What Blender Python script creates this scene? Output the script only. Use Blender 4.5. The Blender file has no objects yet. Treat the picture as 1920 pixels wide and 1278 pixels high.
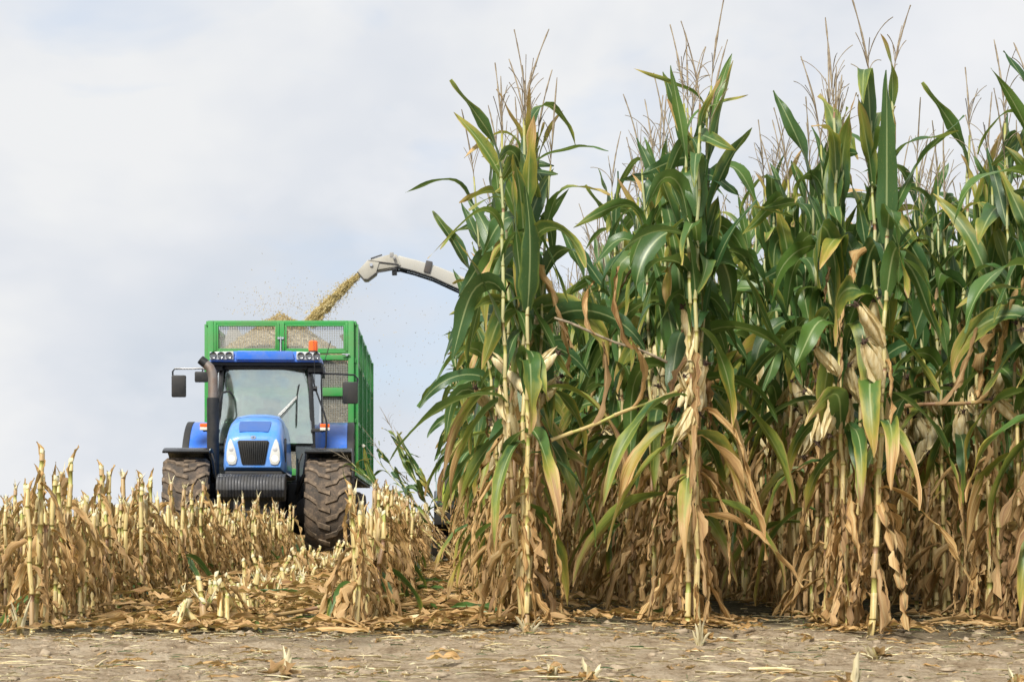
import bpy, math, random
import numpy as np
from mathutils import Vector, Matrix
R = math.radians
PI = math.pi
scn = bpy.context.scene
COL = scn.collection

# ---------------------------------------------------------------- camera
F = 2860.0          # focal length in photo pixels (1920 wide)
CAMH = 0.45
cd = bpy.data.cameras.new('camera'); cam = bpy.data.objects.new('camera', cd); COL.objects.link(cam)
cam.location = (0, 0, CAMH); cam.rotation_euler = (R(90), 0, 0)
cd.sensor_width = 36; cd.lens = 36 * F / 1920
cd.shift_x = (960 - 825) / 1920; cd.shift_y = (997 - 639) / 1920
cd.clip_start = 0.1; cd.clip_end = 9000
cd.dof.use_dof = True; cd.dof.focus_distance = 8.2; cd.dof.aperture_fstop = 11
scn.camera = cam

# ---------------------------------------------------------------- world / sun
SUN_EL, SUN_AZ = 48, -25      # azimuth from behind the camera, towards the left
w = bpy.data.worlds.new('World'); scn.world = w; w.use_nodes = True
nt = w.node_tree; nt.nodes.clear()
def N(nt, t, **k):
    n = nt.nodes.new(t)
    for a, b in k.items(): setattr(n, a, b)
    return n
def ramp(nt, fac, stops, interp='LINEAR'):
    r = N(nt, 'ShaderNodeValToRGB'); r.color_ramp.interpolation = interp
    e = r.color_ramp.elements
    while len(e) < len(stops): e.new(0.5)
    for i, (p, c) in enumerate(stops):
        e[i].position = p; e[i].color = (*c, 1) if len(c) == 3 else c
    if fac is not None: nt.links.new(fac, r.inputs[0])
    return r.outputs[0]
def mix(nt, fac, a, b, mode='MIX'):
    m = N(nt, 'ShaderNodeMix', data_type='RGBA', blend_type=mode)
    for i, v in ((0, fac), (6, a), (7, b)):
        if isinstance(v, (int, float)): m.inputs[i].default_value = v
        elif isinstance(v, tuple): m.inputs[i].default_value = (*v, 1)
        else: nt.links.new(v, m.inputs[i])
    return m.outputs[2]
def mth(nt, op, a, b=0.0, c=0.0, clamp=False):
    m = N(nt, 'ShaderNodeMath', operation=op); m.use_clamp = clamp
    for i, v in enumerate((a, b, c)):
        if isinstance(v, (int, float)): m.inputs[i].default_value = v
        else: nt.links.new(v, m.inputs[i])
    return m.outputs[0]
def noise(nt, vec, scale, detail=4, rough=.5, dist=0.0):
    n = N(nt, 'ShaderNodeTexNoise'); n.inputs['Scale'].default_value = scale
    n.inputs['Detail'].default_value = detail; n.inputs['Roughness'].default_value = rough
    n.inputs['Distortion'].default_value = dist
    if vec is not None: nt.links.new(vec, n.inputs['Vector'])
    return n.outputs['Fac']
def mapping(nt, vec, scale=(1, 1, 1), loc=(0, 0, 0)):
    m = N(nt, 'ShaderNodeMapping'); nt.links.new(vec, m.inputs[0])
    m.inputs['Scale'].default_value = scale; m.inputs['Location'].default_value = loc
    return m.outputs[0]
sky = N(nt, 'ShaderNodeTexSky', sky_type='NISHITA'); sky.sun_disc = False
sky.sun_elevation = R(SUN_EL); sky.sun_rotation = R(180 + SUN_AZ)
tc = N(nt, 'ShaderNodeTexCoord').outputs['Generated']
m1 = mapping(nt, tc, (1.0, 1.0, 1.5), (3.1, 1.7, 0.35))
c1 = noise(nt, m1, 3.0, 5, .5, .2)
m2 = mapping(nt, tc, (1.0, 1.0, 1.7), (7.3, 2.2, 5.0))
c2 = noise(nt, m2, 6.5, 5, .5, .2)
# cloud tones (x10 because the background strength is 0.1)
tone = ramp(nt, c1, [(.38, (4.5, 4.9, 5.45)), (.45, (4.95, 5.25, 5.7)), (.52, (5.35, 5.55, 5.9)), (.60, (6.05, 6.12, 6.2))])
puffs = ramp(nt, c2, [(.52, (0, 0, 0)), (.68, (1, 1, 1))])
tone2 = mix(nt, mth(nt, 'MULTIPLY', puffs, .5), tone, (6.5, 6.5, 6.6))
blue = mix(nt, .6, sky.outputs[0], (4.3, 5.35, 6.9))
m3 = mapping(nt, tc, (1, 1, 1.8), (0.6, 4.2, 1.0))
c3 = noise(nt, m3, 4.2, 5, .55, .3)
gap = ramp(nt, c3, [(.54, (0, 0, 0)), (.70, (1, 1, 1))])
skyc = mix(nt, mth(nt, 'MULTIPLY', gap, .55), tone2, blue)
bg = N(nt, 'ShaderNodeBackground'); bg.inputs[1].default_value = 0.1
nt.links.new(skyc, bg.inputs[0])
out = N(nt, 'ShaderNodeOutputWorld'); nt.links.new(bg.outputs[0], out.inputs[0])

sd = bpy.data.lights.new('sun', 'SUN'); sun = bpy.data.objects.new('sun', sd); COL.objects.link(sun)
sd.energy = 3.7; sd.angle = R(11); sd.color = (1.0, .95, .87)
sdir = Vector((math.sin(R(SUN_AZ)) * math.cos(R(SUN_EL)), -math.cos(R(SUN_AZ)) * math.cos(R(SUN_EL)), math.sin(R(SUN_EL))))
sun.rotation_euler = sdir.to_track_quat('Z', 'Y').to_euler()
sun.location = (-5, -5, 20)
vs = scn.view_settings
vs.view_transform = 'Standard'; vs.look = 'None'; vs.gamma = 1; vs.exposure = 0.52; vs.use_curve_mapping = False
scn.cycles.max_bounces = 8; scn.cycles.transparent_max_bounces = 24
scn.cycles.use_denoising = True; scn.cycles.caustics_reflective = False; scn.cycles.caustics_refractive = False

# ---------------------------------------------------------------- helpers
def tag(o, label=None, cat=None, group=None, kind=None):
    if label: o['label'] = label
    if cat: o['category'] = cat
    if group: o['group'] = group
    if kind: o['kind'] = kind
    return o
def empty(name, loc, rot=(0, 0, 0)):
    o = bpy.data.objects.new(name, None); COL.objects.link(o)
    o.location = loc; o.rotation_euler = rot; o.empty_display_size = .1
    return o
def mesh_np(name, V, Fc, mat, A=None, smooth=True, mats=None, fmat=None):
    """V (n,3), Fc list of faces or (m,4) array"""
    me = bpy.data.meshes.new(name)
    V = np.asarray(V, dtype=np.float32)
    if isinstance(Fc, np.ndarray):
        me.vertices.add(len(V)); me.vertices.foreach_set('co', V.ravel())
        k = Fc.shape[1]; n = len(Fc)
        me.loops.add(n * k); me.loops.foreach_set('vertex_index', Fc.astype(np.int32).ravel())
        me.polygons.add(n); me.polygons.foreach_set('loop_start', np.arange(0, n * k, k, dtype=np.int32))
        me.update(calc_edges=True)
    else:
        me.from_pydata(V.tolist(), [], Fc); me.update()
    if A is not None:
        at = me.attributes.new('leaf', 'FLOAT_COLOR', 'POINT')
        at.data.foreach_set('color', np.asarray(A, dtype=np.float32).ravel())
    me.polygons.foreach_set('use_smooth', np.full(len(me.polygons), smooth))
    for m in (mats or [mat]): me.materials.append(m)
    if fmat is not None: me.polygons.foreach_set('material_index', np.asarray(fmat, dtype=np.int32))
    return me
def link(name, me, parent=None):
    o = bpy.data.objects.new(name, me); COL.objects.link(o)
    if parent is not None: o.parent = parent
    return o

class MB:
    """collects simple solids, builds them as ONE mesh object"""
    def __init__(s): s.V = []; s.F = []
    def add(s, V, Fc, M=None):
        o = len(s.V)
        for v in V:
            v = Vector(v)
            if M is not None: v = M @ v
            s.V.append(tuple(v))
        s.F += [tuple(i + o for i in f) for f in Fc]
        return s
    def box(s, c, d, rot=(0, 0, 0)):
        x, y, z = d[0] / 2, d[1] / 2, d[2] / 2
        V = [(-x, -y, -z), (x, -y, -z), (x, y, -z), (-x, y, -z), (-x, -y, z), (x, -y, z), (x, y, z), (-x, y, z)]
        Fc = [(0, 3, 2, 1), (4, 5, 6, 7), (0, 1, 5, 4), (1, 2, 6, 5), (2, 3, 7, 6), (3, 0, 4, 7)]
        from mathutils import Euler
        return s.add(V, Fc, Matrix.Translation(c) @ Euler(rot).to_matrix().to_4x4())
    def prism(s, poly, axis, a, b):
        """poly of 2D points; axis 'y': (x,z) extruded a..b in y ; 'x': (y,z) ; 'z': (x,y)"""
        n = len(poly)
        def P(p, t): return {'y': (p[0], t, p[1]), 'x': (t, p[0], p[1]), 'z': (p[0], p[1], t)}[axis]
        V = [P(p, a) for p in poly] + [P(p, b) for p in poly]
        Fc = [tuple(range(n))[::-1], tuple(range(n, 2 * n))] + [(i, (i + 1) % n, (i + 1) % n + n, i + n) for i in range(n)]
        return s.add(V, Fc)
    def tube(s, pts, r, n=10, cap=True):
        pts = [Vector(p) for p in pts]; m = len(pts)
        rs = r if isinstance(r, (list, tuple)) else [r] * m
        V = []; prev = None
        for i, p in enumerate(pts):
            t = (pts[min(i + 1, m - 1)] - pts[max(i - 1, 0)]).normalized()
            if prev is None:
                a = Vector((0, 0, 1)) if abs(t.z) < .9 else Vector((1, 0, 0))
                u = t.cross(a).normalized()
            else:
                u = (prev - t * prev.dot(t)).normalized()
            prev = u; v = t.cross(u)
            for k in range(n):
                an = 2 * PI * k / n
                V.append(p + (u * math.cos(an) + v * math.sin(an)) * rs[i])
        Fc = [(i * n + k, i * n + (k + 1) % n, (i + 1) * n + (k + 1) % n, (i + 1) * n + k) for i in range(m - 1) for k in range(n)]
        if cap: Fc += [tuple(range(n))[::-1], tuple(range((m - 1) * n, m * n))]
        return s.add(V, Fc)
    def lathe(s, prof, n, axis='x', c=(0, 0, 0)):
        """prof: list of (t along axis, radius)"""
        V = []
        for t, r in prof:
            for k in range(n):
                an = 2 * PI * k / n; a, b = r * math.cos(an), r * math.sin(an)
                V.append({'x': (c[0] + t, c[1] + a, c[2] + b), 'y': (c[0] + a, c[1] + t, c[2] + b), 'z': (c[0] + a, c[1] + b, c[2] + t)}[axis])
        m = len(prof)
        Fc = [(i * n + k, i * n + (k + 1) % n, (i + 1) * n + (k + 1) % n, (i + 1) * n + k) for i in range(m - 1) for k in range(n)]
        return s.add(V, Fc)
    def loft(s, secs, cap=True, closed=True):
        n = len(secs[0]); V = [p for q in secs for p in q]
        Fc = []
        for i in range(len(secs) - 1):
            for k in range(n if closed else n - 1):
                Fc.append((i * n + k, i * n + (k + 1) % n, (i + 1) * n + (k + 1) % n, (i + 1) * n + k))
        if cap: Fc += [tuple(range(n))[::-1], tuple(range((len(secs) - 1) * n, len(secs) * n))]
        return s.add(V, Fc)
    def build(s, name, mat, parent=None, bevel=0, smooth=35, loc=None):
        import bmesh
        me = bpy.data.meshes.new(name)
        V = s.V
        if loc is not None: V = [(a - loc[0], b - loc[1], c - loc[2]) for a, b, c in V]
        me.from_pydata(V, [], s.F)
        bm = bmesh.new(); bm.from_mesh(me); bmesh.ops.recalc_face_normals(bm, faces=bm.faces)
        if bevel:
            ed = [e for e in bm.edges if len(e.link_faces) == 2 and e.calc_face_angle(0) > R(30)]
            try: bmesh.ops.bevel(bm, geom=ed, offset=bevel, segments=2, profile=.6, affect='EDGES', clamp_overlap=True)
            except Exception: pass
        bm.to_mesh(me); bm.free(); me.update()
        me.polygons.foreach_set('use_smooth', np.full(len(me.polygons), True))
        me.set_sharp_from_angle(angle=R(smooth))
        me.materials.append(mat)
        o = link(name, me, parent)
        if loc is not None: o.location = loc
        return o

# ---------------------------------------------------------------- materials
def newmat(name):
    m = bpy.data.materials.new(name); m.use_nodes = True
    n = m.node_tree; n.nodes.clear()
    o = N(n, 'ShaderNodeOutputMaterial'); b = N(n, 'ShaderNodeBsdfPrincipled')
    n.links.new(b.outputs[0], o.inputs[0])
    return m, n, b, o
def setin(nt, sock, v):
    if isinstance(v, (int, float)): sock.default_value = v
    elif isinstance(v, tuple): sock.default_value = (*v, 1)
    else: nt.links.new(v, sock)
def bump(nt, b, h, strength=.3, dist=.01):
    n = N(nt, 'ShaderNodeBump'); n.inputs['Strength'].default_value = strength; n.inputs['Distance'].default_value = dist
    nt.links.new(h, n.inputs['Height']); nt.links.new(n.outputs[0], b.inputs['Normal'])
def paint(name, col, rough=.35, metal=0.0, dirt=.25, dirtcol=(.16, .12, .08), coat=0.0, scale=6, bumps=0, spec=.5):
    m, n, b, o = newmat(name)
    tc = N(n, 'ShaderNodeTexCoord').outputs['Object']
    f = noise(n, tc, scale, 6, .6)
    f2 = noise(n, tc, scale * 9, 4, .6)
    d = mth(n, 'MULTIPLY', ramp(n, mth(n, 'ADD', mth(n, 'MULTIPLY', f, .7), mth(n, 'MULTIPLY', f2, .3)), [(.42, (0, 0, 0)), (.68, (1, 1, 1))]), dirt)
    setin(n, b.inputs['Base Color'], mix(n, d, col, dirtcol))
    setin(n, b.inputs['Roughness'], mth(n, 'ADD', mth(n, 'MULTIPLY', d, .8), rough, clamp=True))
    b.inputs['Metallic'].default_value = metal; b.inputs['Coat Weight'].default_value = coat
    b.inputs['Specular IOR Level'].default_value = spec
    if bumps: bump(n, b, f2, bumps, .01)
    return m

def leaf_material(name='maize_leaf'):
    m, n, b, o = newmat(name)
    at = N(n, 'ShaderNodeAttribute', attribute_name='leaf')
    sp = N(n, 'ShaderNodeSeparateColor'); n.links.new(at.outputs['Color'], sp.inputs[0])
    u, v, dry, rnd = sp.outputs[0], sp.outputs[1], sp.outputs[2], at.outputs['Alpha']
    oi = N(n, 'ShaderNodeObjectInfo').outputs['Random']
    au = mth(n, 'ABSOLUTE', u)
    cx = N(n, 'ShaderNodeCombineXYZ')
    n.links.new(mth(n, 'MULTIPLY', u, 5.0), cx.inputs[0]); n.links.new(mth(n, 'MULTIPLY', v, 2.5), cx.inputs[1])
    n.links.new(mth(n, 'MULTIPLY', rnd, 60.0), cx.inputs[2])
    streak = noise(n, cx.outputs[0], 1.0, 5, .6)
    cx2 = N(n, 'ShaderNodeCombineXYZ')
    n.links.new(mth(n, 'MULTIPLY', u, 1.6), cx2.inputs[0]); n.links.new(mth(n, 'MULTIPLY', v, 7.0), cx2.inputs[1])
    n.links.new(mth(n, 'MULTIPLY', rnd, 90.0), cx2.inputs[2])
    blot = noise(n, cx2.outputs[0], 1.0, 6, .65)
    cx3 = N(n, 'ShaderNodeCombineXYZ')
    n.links.new(mth(n, 'MULTIPLY', u, 40.0), cx3.inputs[0]); n.links.new(mth(n, 'MULTIPLY', v, 1.5), cx3.inputs[1])
    vein = noise(n, cx3.outputs[0], 1.0, 2, .5)
    # dryness: own value + dry margins + blotches
    e = mth(n, 'POWER', au, 3.0)
    k = mth(n, 'ADD', dry, mth(n, 'MULTIPLY', e, .13))
    k = mth(n, 'ADD', k, mth(n, 'MULTIPLY', mth(n, 'SUBTRACT', blot, .5), mth(n, 'ADD', mth(n, 'MULTIPLY', dry, .8), .18)), clamp=True)
    green = mix(n, rnd, (.016, .070, .022), (.105, .205, .030))
    green = mix(n, mth(n, 'MULTIPLY', vein, .35), green, (.09, .17, .05))
    green = mix(n, mth(n, 'MULTIPLY', oi, .3), green, (.03, .10, .05))
    spk = ramp(n, noise(n, cx2.outputs[0], 9.0, 3, .7), [(.62, (0, 0, 0)), (.70, (1, 1, 1))])
    green = mix(n, mth(n, 'MULTIPLY', spk, .55), green, (.34, .30, .07))
    mid = ramp(n, au, [(.035, (1, 1, 1)), (.12, (0, 0, 0))])
    green = mix(n, mth(n, 'MULTIPLY', mid, .75), green, (.40, .48, .22))
    tan = ramp(n, streak, [(.29, (.13, .056, .020)), (.41, (.37, .185, .062)), (.51, (.62, .38, .135)), (.64, (.78, .60, .29))])
    rv = N(n, 'ShaderNodeMath', operation='FRACT'); n.links.new(mth(n, 'MULTIPLY', rnd, 17.3), rv.inputs[0])
    tan = mix(n, mth(n, 'MULTIPLY', rv.outputs[0], .6), tan, (.66, .44, .22))
    rv2 = N(n, 'ShaderNodeMath', operation='FRACT'); n.links.new(mth(n, 'MULTIPLY', rnd, 41.7), rv2.inputs[0])
    tan = mix(n, mth(n, 'MULTIPLY', mth(n, 'POWER', rv2.outputs[0], 3.0), .7), tan, (.16, .085, .045))
    tan = mix(n, mth(n, 'MULTIPLY', mid, .5), tan, (.64, .48, .24))
    yel = mix(n, rnd, (.24, .32, .05), (.44, .36, .06))
    c = mix(n, ramp(n, k, [(.27, (0, 0, 0)), (.46, (1, 1, 1))]), green, yel)
    c = mix(n, ramp(n, k, [(.44, (0, 0, 0)), (.60, (1, 1, 1))]), c, tan)
    setin(n, b.inputs['Base Color'], c)
    setin(n, b.inputs['Roughness'], mth(n, 'ADD', mth(n, 'MULTIPLY', k, .40), .32, clamp=True))
    b.inputs['Specular IOR Level'].default_value = .5
    bump(n, b, vein, .25, .002)
    tr = N(n, 'ShaderNodeBsdfTranslucent'); setin(n, tr.inputs[0], mix(n, .35, c, (.35, .42, .08)))
    ms = N(n, 'ShaderNodeMixShader'); ms.inputs[0].default_value = .30
    n.links.new(b.outputs[0], ms.inputs[1]); n.links.new(tr.outputs[0], ms.inputs[2]); n.links.new(ms.outputs[0], o.inputs[0])
    return m
def stalk_material():
    m, n, b, o = newmat('maize_stalk')
    at = N(n, 'ShaderNodeAttribute', attribute_name='leaf')
    sp = N(n, 'ShaderNodeSeparateColor'); n.links.new(at.outputs['Color'], sp.inputs[0])
    t, fr, hh, rnd = sp.outputs[0], sp.outputs[1], sp.outputs[2], at.outputs['Alpha']
    tc = N(n, 'ShaderNodeTexCoord').outputs['Object']
    st = noise(n, mapping(n, tc, (90, 90, 4)), 1.0, 4, .6)
    bl = noise(n, tc, 14.0, 4, .6)
    sheath = ramp(n, st, [(.3, (.36, .25, .09)), (.5, (.56, .44, .17)), (.7, (.68, .57, .30))])
    sheath = mix(n, ramp(n, bl, [(.5, (0, 0, 0)), (.72, (1, 1, 1))]), sheath, (.38, .27, .13))
    sheath = mix(n, ramp(n, rnd, [(.62, (0, 0, 0)), (1.0, (1, 1, 1))]), sheath, (.33, .20, .10))
    sheath = mix(n, ramp(n, hh, [(.35, (0, 0, 0)), (.75, (1, 1, 1))]), sheath, (.36, .38, .17))
    bare = mix(n, rnd, (.34, .36, .09), (.52, .45, .14))
    redc = mix(n, ramp(n, rnd, [(.72, (0, 0, 0)), (.85, (1, 1, 1))]), bare, (.28, .16, .09))
    c = mix(n, t, redc, sheath)      # t = 1 under a leaf sheath, 0 bare cane
    node = ramp(n, fr, [(.0, (1, 1, 1)), (.05, (0, 0, 0))])
    c = mix(n, mth(n, 'MULTIPLY', node, .7), c, (.17, .11, .05))
    setin(n, b.inputs['Base Color'], c); b.inputs['Roughness'].default_value = .5
    bump(n, b, st, .2, .002)
    return m
def plain(name, stops, scale=20, stretch=(1, 1, 1), rough=.7, trans=0, bumps=.2):
    m, n, b, o = newmat(name)
    tc = N(n, 'ShaderNodeTexCoord').outputs['Object']
    f = noise(n, mapping(n, tc, stretch), scale, 5, .6)
    c = ramp(n, f, stops)
    setin(n, b.inputs['Base Color'], c); b.inputs['Roughness'].default_value = rough
    if bumps: bump(n, b, f, bumps, .004)
    if trans:
        tr = N(n, 'ShaderNodeBsdfTranslucent'); setin(n, tr.inputs[0], c)
        ms = N(n, 'ShaderNodeMixShader'); ms.inputs[0].default_value = trans
        n.links.new(b.outputs[0], ms.inputs[1]); n.links.new(tr.outputs[0], ms.inputs[2]); n.links.new(ms.outputs[0], o.inputs[0])
    return m
LEAF = leaf_material(); STALK = stalk_material()
HUSK = plain('husk', [(.3, (.48, .36, .17)), (.48, (.70, .58, .31)), (.65, (.82, .74, .50))], 1, (70, 70, 7), .6, .12)
SILK = plain('silk', [(.3, (.03, .018, .012)), (.7, (.10, .06, .04))], 60, (1, 1, 1), .9)
TASSEL = plain('tassel', [(.35, (.17, .13, .09)), (.6, (.34, .28, .19))], 40, (1, 1, 1), .8)
PITH = plain('pith', [(.3, (.50, .42, .22)), (.7, (.76, .70, .48))], 40, (1, 1, .2), .8)

# ---------------------------------------------------------------- ground
_rg = np.random.RandomState(4)
_K = [(f, _rg.uniform(0, 6.28), _rg.uniform(0, 6.28), _rg.uniform(0, PI)) for f in (0.5, .9, 1.7, 3.1, 5.3, 8.9, 13., 19., 27.)]
def gh(x, y):
    x = np.asarray(x, float); y = np.asarray(y, float); h = 0
    for f, a, b, r in _K:
        cx, sx = math.cos(r), math.sin(r)
        X = x * cx + y * sx; Y = -x * sx + y * cx
        h = h + .024 / (f ** .68) * np.sin(f * X + a + 1.3 * np.sin(f * .7 * Y)) * np.sin(f * 1.1 * Y + b)
    return h * (np.clip((70 - np.abs(y)) / 40, 0, 1))
def build_ground():
    ys = np.concatenate([np.linspace(-25, 3.4, 12, endpoint=False), np.linspace(3.4, 10, 330, endpoint=False), np.linspace(10, 30, 260, endpoint=False),
                         np.geomspace(30, 4000, 50)])
    xs = np.concatenate([-np.geomspace(4000, 14, 26, endpoint=False), np.linspace(-14, -4, 70, endpoint=False), np.linspace(-4, 5, 360, endpoint=False),
                         np.linspace(5, 16, 70, endpoint=False), np.geomspace(16, 4000, 26)])
    X, Y = np.meshgrid(xs, ys); Z = gh(X, Y)
    rr = np.random.RandomState(2)
    near = (Y > 3.4) & (Y < 12) & (np.abs(X) < 5)
    Z = Z + near * rr.normal(0, .0016, Z.shape)
    V = np.stack([X, Y, Z], -1).reshape(-1, 3); nx = len(xs); ny = len(ys)
    i = np.arange(nx * ny).reshape(ny, nx)
    Fc = np.stack([i[:-1, :-1], i[:-1, 1:], i[1:, 1:], i[1:, :-1]], -1).reshape(-1, 4)
    m, n, b, o = newmat('field_soil')
    tc = N(n, 'ShaderNodeTexCoord').outputs['Object']
    a = noise(n, tc, 1.1, 6, .6); f = noise(n, tc, 9, 8, .65); g = noise(n, tc, 60, 6, .7); gg = noise(n, tc, 300, 4, .7)
    sand = ramp(n, mth(n, 'ADD', mth(n, 'MULTIPLY', f, .6), mth(n, 'MULTIPLY', g, .4)), [(.32, (.16, .105, .06)), (.43, (.35, .255, .155)), (.52, (.54, .42, .28)), (.64, (.69, .575, .41))])
    wet_shade = ramp(n, mth(n, 'ADD', mth(n, 'MULTIPLY', f, .5), mth(n, 'MULTIPLY', a, .5)), [(.38, (.065, .058, .03)), (.5, (.115, .095, .055)), (.62, (.20, .155, .10))])  # damp olive soil, with shade behind the field edge put into its darkness
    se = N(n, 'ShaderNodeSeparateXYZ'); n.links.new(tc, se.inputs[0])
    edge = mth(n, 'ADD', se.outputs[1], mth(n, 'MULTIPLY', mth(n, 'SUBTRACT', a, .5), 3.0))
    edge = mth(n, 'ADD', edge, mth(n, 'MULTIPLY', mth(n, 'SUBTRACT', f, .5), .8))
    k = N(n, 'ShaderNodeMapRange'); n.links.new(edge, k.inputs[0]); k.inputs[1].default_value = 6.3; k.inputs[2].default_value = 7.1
    c = mix(n, k.outputs[0], sand, wet_shade)
    straw = ramp(n, noise(n, mapping(n, tc, (1, 1, 1)), 38, 3, .8, 2.5), [(.60, (0, 0, 0)), (.66, (1, 1, 1))])
    c = mix(n, mth(n, 'MULTIPLY', straw, .5), c, (.50, .42, .28))
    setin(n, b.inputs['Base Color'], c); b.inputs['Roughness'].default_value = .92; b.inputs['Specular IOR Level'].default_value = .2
    bump(n, b, mth(n, 'ADD', mth(n, 'MULTIPLY', g, .7), mth(n, 'ADD', mth(n, 'MULTIPLY', gg, .25), mth(n, 'MULTIPLY', f, 1.5))), 1.0, .035)
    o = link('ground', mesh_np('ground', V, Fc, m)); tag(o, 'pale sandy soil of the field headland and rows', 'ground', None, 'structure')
build_ground()
# ---------------------------------------------------------------- maize geometry (numpy)
def grid_faces(nv, nu, wrap=False):
    """faces of a (nv x nu) vertex grid"""
    i = np.arange(nv * nu).reshape(nv, nu)
    if wrap: i = np.concatenate([i, i[:, :1]], 1)
    return np.stack([i[:-1, :-1], i[:-1, 1:], i[1:, 1:], i[1:, :-1]], -1).reshape(-1, 4)
def leaf_geo(r, base, L, W, th0, th1, p, az, azd=0., twist=0., tw0=0., fold=.25, curl=0., wav=.1, dry0=0., dry1=0., nseg=14, nu=4, crum=0., zmin=.015, wk=14., blunt=3.2):
    s = np.linspace(0, 1, nseg + 1)
    pf = s ** p if p > 0 else 1 / (1 + np.exp(-(s + p) * 13.))
    th = th0 + (th1 - th0) * pf + r.uniform(-.05, .05) * np.sin(s * 6)
    a = az + azd * s ** 1.5
    t = np.stack([np.sin(th) * np.cos(a), np.sin(th) * np.sin(a), np.cos(th)], -1)
    c = np.zeros((nseg + 1, 3)); c[1:] = np.cumsum((t[1:] + t[:-1]) / 2 * (L / nseg), 0); c += np.array(base)
    side = np.stack([-np.sin(a), np.cos(a), 0 * a], -1)
    nrm = np.cross(t, side)
    ph = tw0 + twist * s ** 1.2 + (.25 * np.sin(s * 7 + r.uniform(0, 6)) if twist else 0)
    ph = np.asarray(ph)[:, None]
    sd = side * np.cos(ph) + nrm * np.sin(ph); nm = -side * np.sin(ph) + nrm * np.cos(ph)
    wd = W / 2 * np.minimum(1, .42 + s * 3.2) * np.clip(1 - s ** blunt, 0, 1) ** .85
    if crum: wd = wd * r.uniform(.62, 1.08, nseg + 1)
    elif nseg > 8: wd = wd * r.uniform(.90, 1.03, nseg + 1)
    wd[-1] = W * .012
    us = np.linspace(-1, 1, nu + 1)
    P = []
    p1, p2 = r.uniform(0, 6, 2); k1, k2 = wk * r.uniform(.7, 1.3), wk * r.uniform(.7, 1.3)
    for u in us:
        au = abs(u)
        cu = curl * au
        x = wd * u * math.cos(cu * .9); z = wd * au * (fold + math.sin(cu))
        wv = wav * W * u * u * np.sin(s * (k1 if u < 0 else k2) + (p1 if u < 0 else p2)) * np.minimum(1, s * 4)
        P.append(c + sd * x[:, None] + nm * (z + wv)[:, None])
    P = np.stack(P, 1)
    if crum: P += r.normal(0, crum, P.shape) * np.minimum(1, s * 5)[:, None, None]
    P[..., 2] = np.maximum(P[..., 2], zmin + r.uniform(0, .01) + .006 * np.abs(us)[None, :])
    A = np.zeros(P.shape[:2] + (4,))
    A[..., 0] = us[None, :]; A[..., 1] = (s * L)[:, None]; A[..., 2] = (dry0 + (dry1 - dry0) * s ** 1.6)[:, None]; A[..., 3] = r.uniform()
    return P.reshape(-1, 3), grid_faces(nseg + 1, nu + 1), A.reshape(-1, 4)
def dry_leaf(r, base, L=None, az=None, out=None, zmin=.015, th1=None):
    L = L or r.uniform(.3, .66)
    th0 = out if out is not None else r.uniform(R(8), R(38))
    return leaf_geo(r, base, L, r.uniform(.022, .062), th0, th1 or r.uniform(R(166), R(186)), r.uniform(.08, .26), r.uniform(0, 2 * PI) if az is None else az,
                    r.uniform(-1, 1), r.uniform(-5, 5), r.uniform(-1.2, 1.2), r.uniform(.1, .6), r.uniform(.3, 1.7), r.uniform(.12, .5), .85, 1., 14, 4, .0045, zmin, 24., r.uniform(1.3, 2.8))
def stalk_geo(r, H, r0, r1, lean=(0, 0), bend=.01, nodes=None, drytop=0., ns=7, cut=False):
    """nodes: node heights. returns geometry and function centre(z)"""
    zs = []; rad = []; T = []; FR = []; RN = []
    nodes = [0.0] + list(nodes) + [H]
    b1, b2 = r.uniform(-bend, bend, 2); q1, q2 = r.uniform(0, 6, 2)
    def cen(z):
        z = np.asarray(z, float)
        return np.stack([lean[0] * z + b1 * np.sin(z * 2.4 + q1) - b1 * math.sin(q1) + .004 * np.sin(z * 19 + q2), lean[1] * z + b2 * np.sin(z * 2.1 + q2) - b2 * math.sin(q2) + .004 * np.sin(z * 23 + q1), z], -1)
    for i in range(len(nodes) - 1):
        z0, z1 = nodes[i], nodes[i + 1]; L = z1 - z0
        rr = lambda z: r0 + (r1 - r0) * (z / 2.4) ** .8
        rq = r.uniform(); sh = r.uniform(.62, 1.0) * .97
        for f, k, t in ((0, 1.22, .5), (.035, 1.25, 1), (.08, 1.08, 1), (sh, 1.12, 1), (sh + .012, .93, 0), (.985, .95, 0)):
            zs.append(z0 + f * L); rad.append(rr(z0 + f * L) * k); T.append(t); FR.append(0. if f == 0 else max(.06, f)); RN.append(rq)
    zs.append(H); rad.append(rad[-1]); T.append(0); FR.append(.5); RN.append(.4)
    zs = np.array(zs); C = cen(zs); n = len(zs)
    an = np.linspace(0, 2 * PI, ns, endpoint=False)
    P = C[:, None, :] + np.stack([np.cos(an), np.sin(an) * .86, 0 * an], -1)[None] * np.array(rad)[:, None, None]
    if cut: P[-1, :, 2] += np.cos(an + q1) * r.uniform(.004, .02)
    A = np.zeros(P.shape[:2] + (4,)); A[..., 0] = np.array(T)[:, None]; A[..., 1] = np.array(FR)[:, None]; A[..., 2] = (zs / 2.4)[:, None]; A[..., 3] = np.array(RN)[:, None]
    return (P.reshape(-1, 3), grid_faces(n, ns, True), A.reshape(-1, 4)), cen
def cat(parts):
    V = []; Fc = []; A = []; o = 0
    for v, f, a in parts:
        V.append(v); Fc.append(f + o); A.append(a); o += len(v)
    return np.concatenate(V), np.concatenate(Fc), np.concatenate(A)
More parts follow.
